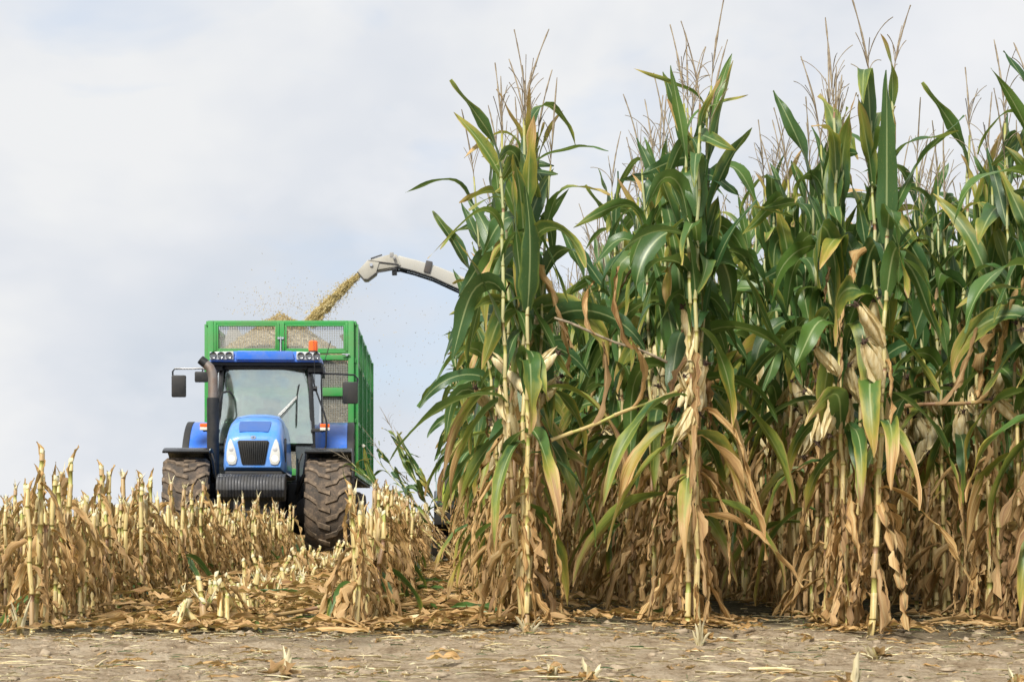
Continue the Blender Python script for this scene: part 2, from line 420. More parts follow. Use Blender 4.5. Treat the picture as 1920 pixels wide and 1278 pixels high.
def tube_geo(pts, rad, ns=4):
    pts = np.asarray(pts, float); rad = np.asarray(rad, float); n = len(pts)
    t = np.gradient(pts, axis=0); t /= np.linalg.norm(t, axis=1)[:, None] + 1e-9
    ref = np.array([1., .2, .1]) if abs(t[0, 2]) > .8 else np.array([0, 0, 1.])
    u = np.cross(t, ref); u /= np.linalg.norm(u, axis=1)[:, None] + 1e-9; v = np.cross(t, u)
    an = np.linspace(0, 2 * PI, ns, endpoint=False)
    P = pts[:, None] + (u[:, None] * np.cos(an)[None, :, None] + v[:, None] * np.sin(an)[None, :, None]) * rad[:, None, None]
    A = np.zeros((n, ns, 4)); A[..., 3] = .5
    return P.reshape(-1, 3), grid_faces(n, ns, True), A.reshape(-1, 4)
def tassel_geo(r, base, H):
    out = []
    n = 14; s = np.linspace(0, 1, n)
    lx, ly = r.uniform(-.10, .10, 2)
    sp = np.array(base) + np.stack([lx * s ** 1.6 * H / .4, ly * s ** 1.6 * H / .4, s * H], -1)
    rad = .0024 + .0022 * (s > .35) * (1 - (s - .35) / .75) + r.uniform(-.0010, .0012, n) * (s > .35)
    out.append(tube_geo(sp, rad, 5))
    for k in range(r.randint(4, 9)):
        b = .04 + .36 * r.uniform(); a = r.uniform(0, 2 * PI); L = H * r.uniform(.22, .55); th0 = r.uniform(R(5), R(26)); th1 = r.uniform(R(8), R(95))
        m = 10; q = np.linspace(0, 1, m); th = th0 + (th1 - th0) * q ** 1.5
        c = np.zeros((m, 3)); d = np.stack([np.sin(th) * math.cos(a), np.sin(th) * math.sin(a), np.cos(th)], -1) * L / (m - 1); c[1:] = np.cumsum(d[1:], 0)
        c += np.array(base) + np.array([lx * b ** 1.6 * H / .4, ly * b ** 1.6 * H / .4, b * H])
        out.append(tube_geo(c, .0014 + .0013 * np.abs(np.sin(q * 22 + a)) * (1 - q * .6), 4))
    return cat(out)
def ear_geo(r, base, az, tilt, L=None, open_=0.0):
    """husked ear: returns husk, silk"""
    L = (L or r.uniform(.18, .235)) * .93; Rm = r.uniform(.023, .029)
    n = 13; ns = 12; s = np.linspace(0, 1, n)
    prof = Rm * np.clip(np.sin(PI * (s * .86 + .10)) ** .62, 0, 1) * np.where(s > .72, 1 - (s - .72) * 2.2, 1); prof = np.maximum(prof, .006)
    an = np.linspace(0, 2 * PI, ns, endpoint=False)
    ridge = 1 + .07 * np.cos(an * 4 + r.uniform(0, 6)) + .04 * np.cos(an * 7 + 1)
    P = np.stack([np.cos(an)[None] * prof[:, None] * ridge[None], np.sin(an)[None] * prof[:, None] * ridge[None], np.repeat((s * L)[:, None], ns, 1)], -1)
    P[..., 0] += (.02 * s ** 2)[:, None]
    parts = [(P.reshape(-1, 3), grid_faces(n, ns, True), np.ones((n * ns, 4)))]
    for k in range(2 + int(open_ * 4)):
        a = r.uniform(0, 2 * PI)
        parts.append(leaf_geo(r, (math.cos(a) * .012, math.sin(a) * .012, .01), L * r.uniform(.9, 1.08), .05, R(10) + open_ * .3, R(-12) if open_ == 0 else R(10 + 60 * r.uniform()), 1., a + r.uniform(-.2, .2), 0, r.uniform(-.3, .3), 0, -.1, -1.1, .04, 0, 0, 8, 4, .001, -9))
    sk = []
    for k in range(12):
        a = r.uniform(0, 2 * PI); q = np.linspace(0, 1, 5); e = r.uniform(.015, .045); 
        sk.append(tube_geo(np.stack([.02 + math.cos(a) * e * q ** 1.4, math.sin(a) * e * q ** 1.4, L * .93 + e * q * 1.1 - .02 * q * q], -1), .003 * (1.2 - q), 4))
    q = np.linspace(0, 1, 5); sk.append(tube_geo(np.stack([.02 + 0 * q, 0 * q, L * (.93 + .12 * q)], -1), .011 * np.sqrt(1.02 - q), 6))
    ct, st = math.cos(tilt), math.sin(tilt); ca, sa = math.cos(az), math.sin(az)
    M = np.array([[ca * ct, -sa, ca * st], [sa * ct, ca, sa * st], [-st, 0, ct]])
    f = lambda g: (g[0] @ M.T + np.array(base), g[1], g[2])
    return f(cat(parts)), f(cat(sk))

def sheath(r, b):
    return leaf_geo(r, np.asarray(b) + np.array([0, 0, r.uniform(-.03, .03)]), r.uniform(.07, .17), r.uniform(.03, .048), R(r.uniform(2, 10)), R(r.uniform(8, 40)), 2., r.uniform(0, 6.28), r.uniform(-.3, .3), r.uniform(-.6, .6), 0, .2, r.uniform(.8, 1.5), .08, .86, 1., 7, 4, .0015, .01)
def plant_geo(seed, H=None, ears=None, lod=0, green_low=False, extra=(), xears=()):
    """list of (part name, mesh data, material, subparts)"""
    r = np.random.RandomState(seed); parts = []
    H = H or r.uniform(2.18, 2.42)
    nodes = []; z = r.uniform(.04, .09)
    while z < H - .12: nodes.append(z); z += r.uniform(.13, .185) * (1.0 if z < 1.2 else .80)
    (sg), cen = stalk_geo(r, H, .0135, .0055, (r.uniform(-.02, .02), r.uniform(-.02, .02)), .015, nodes)
    parts.append(('stalk', sg, STALK, []))
    pd = (0, 0, 0, .04, .14)[r.randint(5)]
    plane = r.uniform(0, PI); nearz = r.uniform(.86, 1.34)
    ns = 14 if lod == 0 else 9; nu = 4 if lod == 0 else 2
    for i, z in enumerate(nodes):
        if z < .12 and r.uniform() < .5: continue
        b = cen(z + .02); az = plane + (i % 2) * PI + r.uniform(-.45, .45)
        if z < nearz:
            if lod == 0 and r.uniform() < .7: parts.append(('sheath', sheath(r, b), LEAF, []))
            if z > .5 and r.uniform() < (.08 if z < .75 else .32 if not green_low else .8):
                # hanging half green leaf with burnt tip
                g = leaf_geo(r, b, r.uniform(.5, .75), r.uniform(.06, .085), r.uniform(R(25), R(50)), r.uniform(R(165), R(182)), r.uniform(.25, .45), az, r.uniform(-.5, .5), r.uniform(-1.4, 1.4), r.uniform(-.3, .3), .25, r.uniform(0, .4), .12,
                             r.uniform(-.02, .3), r.uniform(.5, 1.0), ns, nu)
                parts.append(('hanging_leaf', g, LEAF, []))
            else:
                parts.append(('dry_leaf', dry_leaf(r, b, az=az), LEAF, []))
                if r.uniform() < .3: parts.append(('dry_leaf', dry_leaf(r, cen(max(z - .05, .03)), r.uniform(.25, .45), az=az + r.uniform(-1, 1)), LEAF, []))
            continue
        f = (z - nearz) / (H - nearz)
        kind = r.uniform()
        if f > .86:
            L = r.uniform(.26, .42); W = r.uniform(.028, .046); th0 = r.uniform(R(4), R(18)); th1 = r.uniform(R(30), R(130)); d0, d1 = r.uniform(.05, .3), r.uniform(.3, .9)
        elif f > .6:
            L = r.uniform(.34, .54); W = r.uniform(.052, .085); th0 = r.uniform(R(3), R(14)); th1 = r.uniform(R(12), R(45)) if kind < .5 else r.uniform(R(90), R(165)); d0, d1 = r.uniform(0, .14), r.uniform(.1, .6)
        else:
            L = r.uniform(.44, .72); W = r.uniform(.074, .112); th0 = r.uniform(R(5), R(20)); th1 = r.uniform(R(12), R(45)) if kind < .28 else r.uniform(R(140), R(184)); d0, d1 = r.uniform(-.05, .1), r.uniform(0, .5)
            if r.uniform() < .06:
                parts.append(('dry_leaf', dry_leaf(r, b, r.uniform(.35, .55), az=az), LEAF, [])); continue
        g = leaf_geo(r, b, L, W, th0, th1, r.uniform(.7, 1.7) if kind < .28 else (r.uniform(.25, .7) if kind < .45 else -r.uniform(.18, .55)), az, r.uniform(-.9, .9), r.uniform(-1.9, 1.9), r.uniform(-.5, .5), .10, r.uniform(0, .25), r.uniform(.05, .15), d0 + pd, d1 + pd, ns + 2, nu)
        parts.append(('leaf', g, LEAF, []))
    for z, az, L, W, th0, th1, p, d0, d1 in extra:
        nm = 'dry_leaf' if d0 > .6 else 'hanging_leaf'
        parts.append((nm, leaf_geo(r, cen(z), L, W, R(th0), R(th1), p, R(az), 0, r.uniform(-.6, .6), R(90) * 0, .12, .05 if d0 < .6 else .4, .12 if d0 < .6 else .25, d0, d1, 18, 4, 0 if d0 < .6 else .003, .01, 14, 2.4), LEAF, []))
    for z, az, tl, L in xears:
        hk, sk = ear_geo(r, cen(z), R(az), R(tl), L); parts.append(('ear', hk, HUSK, [('silk', sk, SILK)]))
    ne = (1 if r.uniform() < .5 else 2) if ears is None else ears
    for k in range(ne):
        z = r.uniform(.92, 1.26); az = r.uniform(0, 2 * PI)
        hk, sk = ear_geo(r, cen(z), az, r.uniform(R(12), R(50)) if r.uniform() < .75 else r.uniform(R(130), R(165)), open_=.4 if r.uniform() < .2 else 0)
        parts.append(('ear', hk, HUSK, [('silk', sk, SILK)]))
    parts.append(('tassel', tassel_geo(r, cen(H - .02), r.uniform(.30, .46)), TASSEL, []))
    return parts
def stub_geo(seed, H=None, low=False):
    r = np.random.RandomState(seed); parts = []
    H = H or (r.uniform(.56, .80) if not low else r.uniform(.12, .36))
    nodes = []; z = r.uniform(.03, .08)
    while z < H - .03: nodes.append(z); z += r.uniform(.12, .19)
    le = .035 if not low else .35
    sg, cen = stalk_geo(r, H, .0138, .009, (r.uniform(-le, le), r.uniform(-le, le)), .012, nodes, cut=True)
    parts.append(('stalk', sg, STALK, []))
    rr = .0128; an = np.linspace(0, 2 * PI, 7, endpoint=False); top = cen(H)
    rim = top + np.stack([np.cos(an) * rr, np.sin(an) * rr * .86, 0 * an + .002], -1)
    rim[:, 2] += r.uniform(0, .012, 7) + .006 * np.cos(an)
    low_ = rim - np.array([0, 0, .02]); V = np.concatenate([low_, rim, [top + np.array([0, 0, .004])]])
    Fc = np.array([[i, (i + 1) % 7, 7 + (i + 1) % 7, 7 + i] for i in range(7)] + [[7 + i, 7 + (i + 1) % 7, 14, 14] for i in range(7)])
    Fq = Fc[:7]; 
    # cap as quads using the centre: merge pairs of triangles
    cap = np.array([[7, 8, 9, 14], [9, 10, 11, 14], [11, 12, 13, 14], [13, 7, 14, 14]])[:3]
    cap = np.concatenate([cap, [[13, 7, 8, 14]]])
    parts.append(('cut_end', (V, np.concatenate([Fq, cap]), np.ones((15, 4))), PITH, []))
    if r.uniform() < .5:   # frayed fibres on the cut
        fr = []
        for k in range(r.randint(2, 6)):
            a = r.uniform(0, 2 * PI); fr.append(leaf_geo(r, top + np.array([math.cos(a) * .01, math.sin(a) * .01, -.02]), r.uniform(.04, .10), .008, R(5), r.uniform(R(10), R(70)), 1, a, 0, 0, 0, 0, 0, 0, 0, 0, 4, 2, 0, -9))
        parts.append(('frayed_fibre', cat(fr), PITH, []))
    for z in nodes:
        if r.uniform() < .75: parts.append(('sheath', sheath(r, cen(min(z + .02, H - .08))), LEAF, []))
    for i, z in enumerate(nodes):
        m = 2 if not low else 1
        for q in range(m if r.uniform() < .8 else 1):
            if r.uniform() < (.24 if not low else .2): continue
            zz = min(z + .01, H - .03) * r.uniform(.8, 1)
            if zz < .05: continue
            if r.uniform() < .06:
                g = leaf_geo(r, cen(zz), r.uniform(.3, .5), .06, R(30), R(172), .35, r.uniform(0, 6.28), .3, r.uniform(-1, 1), 0, .25, .2, .1, .0, .6)
            else: g = dry_leaf(r, cen(zz), min(r.uniform(.22, .5), zz * 1.1 + .1), out=r.uniform(R(15), R(50)))
            parts.append(('dry_leaf', g, LEAF, []))
    return parts

def variant(parts, pre):
    """turn a part list into shared meshes"""
    return [(n, mesh_np(n, g[0], g[1], m, g[2]), [(n2, mesh_np(n2, g2[0], g2[1], m2, g2[2])) for n2, g2, m2 in subs]) for n, g, m, subs in parts]
def make_thing(name, var, loc, rot=(0, 0, 0), sc=1.0, label=None, cat_=None, group=None):
    root = empty(name, loc, rot); root.scale = (sc, sc, sc)
    tag(root, label, cat_, group)
    for n, me, subs in var:
        o = link(n, me, root)
        for n2, me2 in subs: link(n2, me2, o)
    return root
def copy_thing(src, loc, rot=(0, 0, 0), sc=1.0, label=None):
    r = src.copy(); COL.objects.link(r); r.location = loc; r.rotation_euler = rot; r.scale = (sc,) * 3
    if label: r['label'] = label
    for ch in src.children:
        c = ch.copy(); COL.objects.link(c); c.parent = r
        for g in ch.children:
            d = g.copy(); COL.objects.link(d); d.parent = c
    return r
def merged(name, items, label, cat_, kind='stuff'):
    """items: list of (partlist, x, y, z, rot, scale, lean) -> one mesh, several materials"""
    mats = []; Vs = []; Fs = []; As = []; Ms = []; off = 0
    for parts, x, y, z, rz, sc, (lx, ly) in items:
        c, s_ = math.cos(rz), math.sin(rz)
        M = np.array([[c, -s_, 0], [s_, c, 0], [0, 0, 1]]) * sc
        gs = [(g, m) for n, g, m, subs in parts] + [(g2, m2) for n, g, m, subs in parts for n2, g2, m2 in subs]
        for g, m in gs:
            if m not in mats: mats.append(m)
            V = g[0] @ M.T; V[:, 0] += x + lx * V[:, 2]; V[:, 1] += y + ly * V[:, 2]; V[:, 2] += z
            A = g[2].copy(); 
            Vs.append(V); Fs.append(g[1] + off); As.append(A); Ms.append(np.full(len(g[1]), mats.index(m))); off += len(V)
    me = mesh_np(name, np.concatenate(Vs), np.concatenate(Fs), None, np.concatenate(As), mats=mats, fmat=np.concatenate(Ms))
    o = link(name, me); tag(o, label, cat_, None, kind); return o

ORD = ['first', 'second', 'third', 'fourth', 'fifth', 'sixth', 'seventh', 'eighth', 'ninth', 'tenth', 'eleventh', 'twelfth']
def in_frame(x, y, m=420):
    s = F / y; px = 825 + x * s
    return -m < px < 1920 + m
# ---------------------------------------------------------------- standing maize
rng = np.random.RandomState(11)
ROW0, STEP = .39, .752
NV = 18
PG = [plant_geo(100 + i) for i in range(NV)]
PGL = [plant_geo(300 + i, lod=1) for i in range(10)]
VARS = [variant(p, 'p') for p in PG]
SRC = {}
ZEND = 20.6
cand = []
for ri in range(17):
    x0 = ROW0 + ri * STEP
    y = 6.86 - .07 * min(ri, 4) + rng.uniform(-.03, .03)
    k = 0
    ymax = ZEND if ri < 6 else 17
    step = .13 if ri == 0 else .115
    while y < ymax:
        x = x0 + rng.normal(0, .028 if k > 5 else .045)
        if in_frame(x - .6 if x > 0 else x, y):
            cand.append([ri, k, x, y])
        k += 1; y += step * rng.uniform(.6, 1.4) * (.42 if k < 5 else 1)
def keyf(c):
    ri, k, x, y = c
    vis = math.hypot(x, y)
    pen = 0 if ri < 1 else .55 * min(ri, 4)       # deeper rows hide behind the front ones
    return vis + pen * max(0, (y - 7.0)) * .35
cand.sort(key=keyf)
rown = ['leftmost', 'second', 'third', 'fourth', 'fifth', 'sixth', 'seventh', 'eighth', 'ninth', 'tenth']
ind = [c for c in cand if in_frame(c[2] - .3, c[3], 30)][:290]; _s = set(id(c) for c in ind); rest = [c for c in cand if id(c) not in _s]
def plant_label(ri, k, v):
    ear = sum(1 for p in PG[v] if p[0] == 'ear')
    rn = rown[ri] if ri < 10 else 'rearmost'
    if k < 12: return f'tall green maize plant, {ORD[k]} from the front in the {rn} standing row'
    if k < 34: return f'green maize plant in the middle depth of the {rn} standing row'
    return f'green maize plant far back in the {rn} standing row'
FRONT = {
 0: dict(seed=901, extra=[(.92, 165, .42, .075, 30, 178, .2, 0, .25), (.80, 10, .62, .06, 20, 182, .35, .0, .35), (2.12, 5, .42, .05, 30, 105, .7, 0, .1), (.62, 200, .5, .06, 30, 176, .2, .9, 1)], xears=[(1.13, 5, 38, .23)], ears=0),
 1: dict(seed=902, extra=[(1.34, 20, .52, .085, 35, 178, .18, .1, .55), (.86, 355, .68, .075, 40, 166, .15, .9, 1), (.50, 350, .60, .05, 60, 150, .4, .9, 1), (1.7, 190, .6, .1, 15, 170, .6, 0, .1)], xears=[(1.0, 160, 150, .2)], ears=0),
 2: dict(seed=903, extra=[(1.60, 330, .62, .10, 28, 176, .2, -.1, .1), (1.02, 340, .64, .075, 40, 172, .25, 0, .6), (.62, 350, .62, .05, 45, 160, .25, .85, 1), (1.72, 15, .62, .085, 22, 50, 1, 0, .2), (1.65, 250, .70, .09, 5, 20, 1, 0, .1)], xears=[(1.22, 200, 35, .24), (1.05, 215, 30, .24)], ears=0),
 3: dict(seed=904, extra=[(1.9, 190, .62, .085, 15, 175, .7, 0, .1), (1.45, 200, .5, .06, 50, 120, .5, .25, .5), (.75, 180, .5, .06, 40, 175, .2, .9, 1)], xears=[(1.15, 180, 25, .22)], ears=0)}
for ri, k, x, y in ind:
    if k == 0 and ri in FRONT:
        f = FRONT[ri]; pg = plant_geo(f['seed'], 2.34, f['ears'], 0, False, f['extra'], f['xears'])
        o = make_thing('maize_plant', variant(pg, 'f'), (ROW0 + ri * STEP, 6.84 - .07 * ri, float(gh(x, y)) - .01), (0, R(rng.uniform(-1, 1)), 0), [.97, .99, 1.04, 1.01][ri],
                       plant_label(ri, k, 0), 'maize plant', 'maize plants standing in rows')
        continue
    v = int(rng.randint(NV)); sc = rng.uniform(.88, 1.07)
    if k < 3: sc = [.98, 1.0, 1.05, 1.01, 1, 1][min(ri, 5)] * rng.uniform(.97, 1.02)
    z = float(gh(x, y)) - .01
    rot = (R(rng.normal(0, 1.3)), R(rng.normal(0, 1.3)), rng.uniform(0, 2 * PI))
    lab = plant_label(ri, k, v)
    rn = rown[ri] if ri < 10 else 'rearmost'
    if v not in SRC:
        SRC[v] = make_thing('maize_plant', VARS[v], (x, y, z), rot, sc, lab, 'maize plant')
        o = SRC[v]
    else: o = copy_thing(SRC[v], (x, y, z), rot, sc, lab)
    o['group'] = 'maize plants standing in rows'
items = []
for ri, k, x, y in rest:
    near = math.hypot(x, y) < 12
    p = PG[rng.randint(NV)] if near else PGL[rng.randint(10)]
    items.append((p, x, y, float(gh(x, y)) - .01, rng.uniform(0, 6.28), rng.uniform(.94, 1.10), (rng.normal(0, .02), rng.normal(0, .02))))
# crop beyond the harvester, to the right of its swath
for ri in range(6, 30):
    for y in np.arange(17.2, 34, .45):
        x = ROW0 + ri * STEP
        if in_frame(x, y): items.append((PGL[rng.randint(10)], x + rng.normal(0, .04), y + rng.uniform(-.1, .1), 0, rng.uniform(0, 6.28), rng.uniform(.92, 1.06), (0, 0)))
merged('maize_crop', items, 'dense standing maize crop filling the field behind the front plants', 'maize crop')
print('plants', len(ind), len(items))

# ---------------------------------------------------------------- stubble
NS = 14
SG = [stub_geo(500 + i) for i in range(NS)]; SL = [stub_geo(600 + i, low=True) for i in range(8)]
SV = [variant(p, 's') for p in SG]; SLV = [variant(p, 's') for p in SL]
scand = []
for ri in range(0, 26):
    x0 = -.36 - ri * STEP
    k = 0
    y = 7.0 + rng.uniform(-.1, .1)
    while y < (27 if ri < 8 else 34):
        x = x0 + rng.normal(0, .03 if ri != 1 else .10)
        under = (abs(x + 2.5) < 1.45 and 19.3 < y < 36)
        wheel = (abs(x + 1.56) < .36 or abs(x + 3.5) < .36) and y > 19
        low = (ri == 1) or (under) or wheel
        if ri == 0 and k == 0: x = x0 - .02; y = 7.0
        if in_frame(x, y) and not (wheel): scand.append([ri, k, x, y, low])
        k += 1; y += (.092 if not low else .065) * rng.uniform(.5, 1.5)
scand.sort(key=lambda c: math.hypot(c[2], c[3]) + (.25 * max(0, c[3] - 7.5) if c[0] > 0 else 0) + .15 * c[0])
tall = [c for c in scand if not c[4]]; lows = [c for c in scand if c[4]]
tall.sort(key=lambda c: not in_frame(c[2] + .2, c[3], 20))
srown = ['rightmost', 'second', 'third', 'fourth', 'fifth', 'sixth', 'seventh', 'eighth', 'ninth', 'tenth']
SS = {}
def stub_label(ri, k, low):
    rn = (srown[ri] if ri < 10 else 'far left')
    if k < 12: return (f'{"short trampled" if low else "tall cut"} maize stub, {ORD[k]} from the front in the {rn} stubble row')
    if k < 34: return f'{"short trampled" if low else "tall cut"} maize stub in the middle depth of the {rn} stubble row'
    return f'{"short trampled" if low else "tall cut"} maize stub far back in the {rn} stubble row'
def put_stub(c, key, var, scale, name, grp):
    ri, k, x, y, low = c
    rot = (R(rng.normal(0, 1.8 if not low else 12)), R(rng.normal(0, 1.8 if not low else 14)), rng.uniform(0, 6.28))
    loc = (x, y, float(gh(x, y)) - .01); lab = stub_label(ri, k, low)
    if key not in SS:
        SS[key] = make_thing(name, var, loc, rot, scale, lab, 'maize stub'); o = SS[key]
    else: o = copy_thing(SS[key], loc, rot, scale, lab)
    o['group'] = grp
for c in tall[:225]:
    v = int(rng.randint(NS)); sc = rng.uniform(.82, 1.12)
    put_stub(c, ('t', v), SV[v], sc, 'maize_stub', 'cut maize stubs standing in rows')
for c in lows[:72]:
    v = int(rng.randint(8)); put_stub(c, ('l', v), SLV[v], rng.uniform(.8, 1.2), 'maize_stub', 'trampled stubs in the wheel track')
items = []
for ri, k, x, y, low in tall[225:] + lows[72:]:
    p = SL[rng.randint(8)] if low else SG[rng.randint(NS)]
    items.append((p, x, y, float(gh(x, y)) - .01, rng.uniform(0, 6.28), rng.uniform(.85, 1.06), (rng.normal(0, .05), rng.normal(0, .05))))
for xx in np.arange(-14, .2, STEP):
    for y in np.arange(35.5, 62, .30):
        if in_frame(xx, y): items.append((SG[rng.randint(NS)], xx + rng.normal(0, .05), y, 0, rng.uniform(0, 6.28), rng.uniform(.9, 1.1), (0, 0)))
merged('stubble', items, 'mass of tall cut maize stubble receding across the field', 'stubble')
print('stubs', len(tall), len(lows))

# plants pushed over by the harvester header
for i, (x, y, ang, az, sc, lab) in enumerate([(.30, 19.6, -47, 0, .86, 'green maize plant pushed furthest to the left, leaning out beside the harvester'),
        (.26, 19.9, -36, 10, .84, 'green maize plant leaning left above the dark harvester shield'), (.34, 20.1, -41, -14, .80, 'green maize plant bent left behind the one pushed furthest out'), (.38, 19.3, -30, 16, .78, 'green maize plant bent left in front of the other leaning ones'), (.20, 20.3, -26, -8, .88, 'leafy maize plant tilted slightly left at the far end of the leftmost standing row')]):
    v = (3, 7, 9, 5, 12)[i]
    o = copy_thing(SRC[v], (x, y, 0), (0, R(ang), R(az)), sc, lab)
    o['group'] = 'maize plants bent by the harvester'
# ---------------------------------------------------------------- single things on the ground
def G(px, py):      # ground point seen at photo pixel
    d = CAMH * F / (py - 997); return ((px - 825) * d / F, d, float(gh((px - 825) * d / F, d)))
def frayed(seed, h, n=6, spread=30):
    r = np.random.RandomState(seed); fr = []
    for k in range(n):
        a = r.uniform(0, 2 * PI); fr.append(leaf_geo(r, (math.cos(a) * .012, math.sin(a) * .012, -.01), h * r.uniform(.5, 1.1), r.uniform(.016, .034), R(r.uniform(2, spread)), R(r.uniform(5, spread * 1.8)), 1, a, 0, r.uniform(-.5, .5), 0, .2, .6, .05, 0, 0, 6, 3, .0008, -9))
    an = tube_geo([(0, 0, -.02), (0, 0, h * .3), (.003, 0, h * .45)], [.015, .016, .011], 8)
    dl = [dry_leaf(r, (0, 0, h * .35), r.uniform(.08, .2)) for _ in range(3)]
    return [('stalk', an, STALK, []), ('split_fibres', cat(fr), PITH, []), ('dry_leaf', cat(dl), LEAF, [])]
for i, (px, py, h, sp, where) in enumerate([(536, 1262, .11, 12, 'left of the middle of the bare headland'), (1035, 1262, .10, 22, 'on the headland in front of the leftmost standing row'), (1108, 1275, .09, 25, 'at the bottom edge, right of the headland middle'),
        (1600, 1290, .14, 8, 'on the headland in front of the third standing row'), (1908, 1285, .12, 14, 'at the bottom right corner of the headland'), (990, 1200, .12, 45, 'at the foot of the leftmost standing row'),
        (1312, 1208, .15, 26, 'at the foot of the second standing row'), (38, 1186, .17, 14, 'at the foot of the left stubble cluster'), (1640, 1222, .10, 60, 'at the foot of the third standing row')]):
    x, y, z = G(px, py)
    make_thing('frayed_stub', variant(frayed(40 + i, h, 6, sp), 'f'), (x, y, z), (0, 0, 0), 1, 'pale split stalk base ' + where, 'frayed stub', 'split stalk bases at the field edge')
def laid(name, parts, px, py, rot, label, cat_, dz=.015, grp=None):
    x, y, z = G(px, py); return make_thing(name, variant(parts, 'g'), (x, y, z + dz), rot, 1, label, cat_, grp)
r = np.random.RandomState(77)
hk, sk = ear_geo(r, (0, 0, 0), 0, 0, .22, .5); laid('maize_cob', [('husk', hk, HUSK, []), ('silk', sk, SILK, [])], 750, 1172, (0, R(84), R(8)), 'pale husked maize cob lying on the soil at the end of the rightmost stubble row', 'maize cob', .035)
sg, _c = stalk_geo(r, .20, .022, .018, nodes=[.12], cut=True); laid('stalk_piece', [('stalk', sg, PITH, [])], 312, 1172, (0, R(50), R(-30)), 'thick pale stalk piece lying before the gap between the stubble rows', 'stalk piece')
sg, _c = stalk_geo(r, .95, .010, .008, nodes=[.2, .45, .7], cut=True); laid('fallen_stalk', [('stalk', sg, STALK, [])], 440, 1172, (0, R(82), R(30)), 'long thin yellow stalk fallen across the trampled row', 'fallen stalk', .03)
sg, _c = stalk_geo(r, .17, .006, .004, nodes=[.1], cut=True); laid('straw_piece', [('stalk', sg, HUSK, [])], 1405, 1245, (0, R(88), R(-35)), 'straight pale straw lying on the headland below the second standing row', 'straw piece', .01)
for i, (px, py, L, a, d, lab) in enumerate([(800, 1108, .42, 5, 0, 'green fallen leaf lying flat in the aisle between stubble and maize'), (705, 1152, .35, 20, 0, 'green fallen leaf beside the front stub of the rightmost stubble row'), (885, 1170, .3, -10, 0, 'dark green fallen leaf at the left foot of the standing maize'),
        (480, 1150, .4, 12, .05, 'green fallen leaf under the trampled stubs'), (800, 1240, .13, 10, 1, 'curled brown leaf on the bare sandy headland'), (170, 1165, .5, 2, .9, 'long brown leaf lying flat at the edge of the stubble'), (560, 1195, .3, -8, .9, 'brown leaf lying left of the tall front stub')]):
    g = leaf_geo(r, (0, 0, 0), L, .055, R(84), R(93), 1, R(a), .2, .6, .1, .2, .3, .15, d, d + .1, 14, 4, .002, -.01)
    laid('fallen_leaf', [('blade', g, LEAF, [])], px, py, (0, 0, 0), lab, 'fallen leaf', .03, 'fallen leaves')
# broken stalks hanging across the standing rows
for i, (x, y, z, L, el, az, lab, dd) in enumerate([(.50, 6.86, .86, .62, 68, 6, 'yellow broken stalk leaning right across the gap beside the leftmost standing row', 0), (2.10, 6.9, 1.02, .50, 86, 3, 'thin yellow stalk lying level between the third and fourth standing rows', 0),
        (1.03, 6.9, 1.22, .55, 70, 182, 'brown dead stem slanting left from the second standing row', 1)]):
    sg, cen = stalk_geo(np.random.RandomState(60 + i), L, .0085 if not dd else .006, .006 if not dd else .004, nodes=list(np.arange(.14, L, .17)))
    pr = [('stalk', sg, STALK if not dd else TASSEL, [])] + [('dry_leaf', leaf_geo(np.random.RandomState(90 + i * 3 + q), cen(L * (.3 + .33 * q)), .4, .045, R(20), R(80 + 30 * q), .5, R(180 + 30 * q), .3, 2, 0, .3, 1, .3, .85, 1, 12, 4, .003, -9), LEAF, []) for q in range(2)]
    make_thing('broken_stalk', variant(pr, 'b'), (x, y, z), (0, R(el), R(az)), 1, lab, 'broken stalk', 'broken stalks caught in the maize')
# ---------------------------------------------------------------- litter
def flat_leaf(r, L=None, dry=1.):
    g = leaf_geo(r, (0, 0, .02), L or r.uniform(.12, .5), r.uniform(.018, .055), R(80), R(100), 1, r.uniform(0, 6.28), r.uniform(-1.2, 1.2), r.uniform(-2, 2), r.uniform(-.5, .5), .2, r.uniform(0, .9), r.uniform(.1, .4), .85 if dry > .5 else 0, dry, 9, 4, .004, .002, 20)
    return [('l', g, LEAF, [])]
def chip(r):
    L = r.uniform(.02, .16) if r.uniform() < .5 else r.uniform(.02, .06); a = r.uniform(0, 6.28); n = 3; q = np.linspace(0, 1, n)
    g = leaf_geo(r, (0, 0, .008), L, r.uniform(.003, .008), R(78), R(98), 1, a, .3, 0, r.uniform(-1, 1), .3, .5, 0, 0, 0, 3, 2, 0, .001)
    return [('c', g, PITH if r.uniform() < .3 else (HUSK if r.uniform() < .6 else LEAF), [])]
FL = [flat_leaf(np.random.RandomState(700 + i)) for i in range(24)]
FLg = [flat_leaf(np.random.RandomState(760 + i), r_, 0.) for i, r_ in enumerate((.4, .3, .5))]
CH = [chip(np.random.RandomState(800 + i)) for i in range(24)]
items = []
for i in range(2800):     # leaves trodden between the rows
    y = 7.0 + 14 * rng.uniform() ** 1.5 + rng.normal(0, .14); x = rng.uniform(-4.5, 1.0)
    if rng.uniform() < .5: x = rng.uniform(-1.5, .35)
    lane = -1.5 < x < -.55 and y > 7.4
    if not in_frame(x, y): continue
    p = FL[rng.randint(24)] if rng.uniform() > .02 else FLg[rng.randint(3)]
    items.append((p, x, y, float(gh(x, y)) + (rng.uniform(0, .15) if lane else rng.uniform(0, .03)), rng.uniform(0, 6.28), rng.uniform(.5, 1.1), (rng.normal(0, .3), rng.normal(0, .3))))
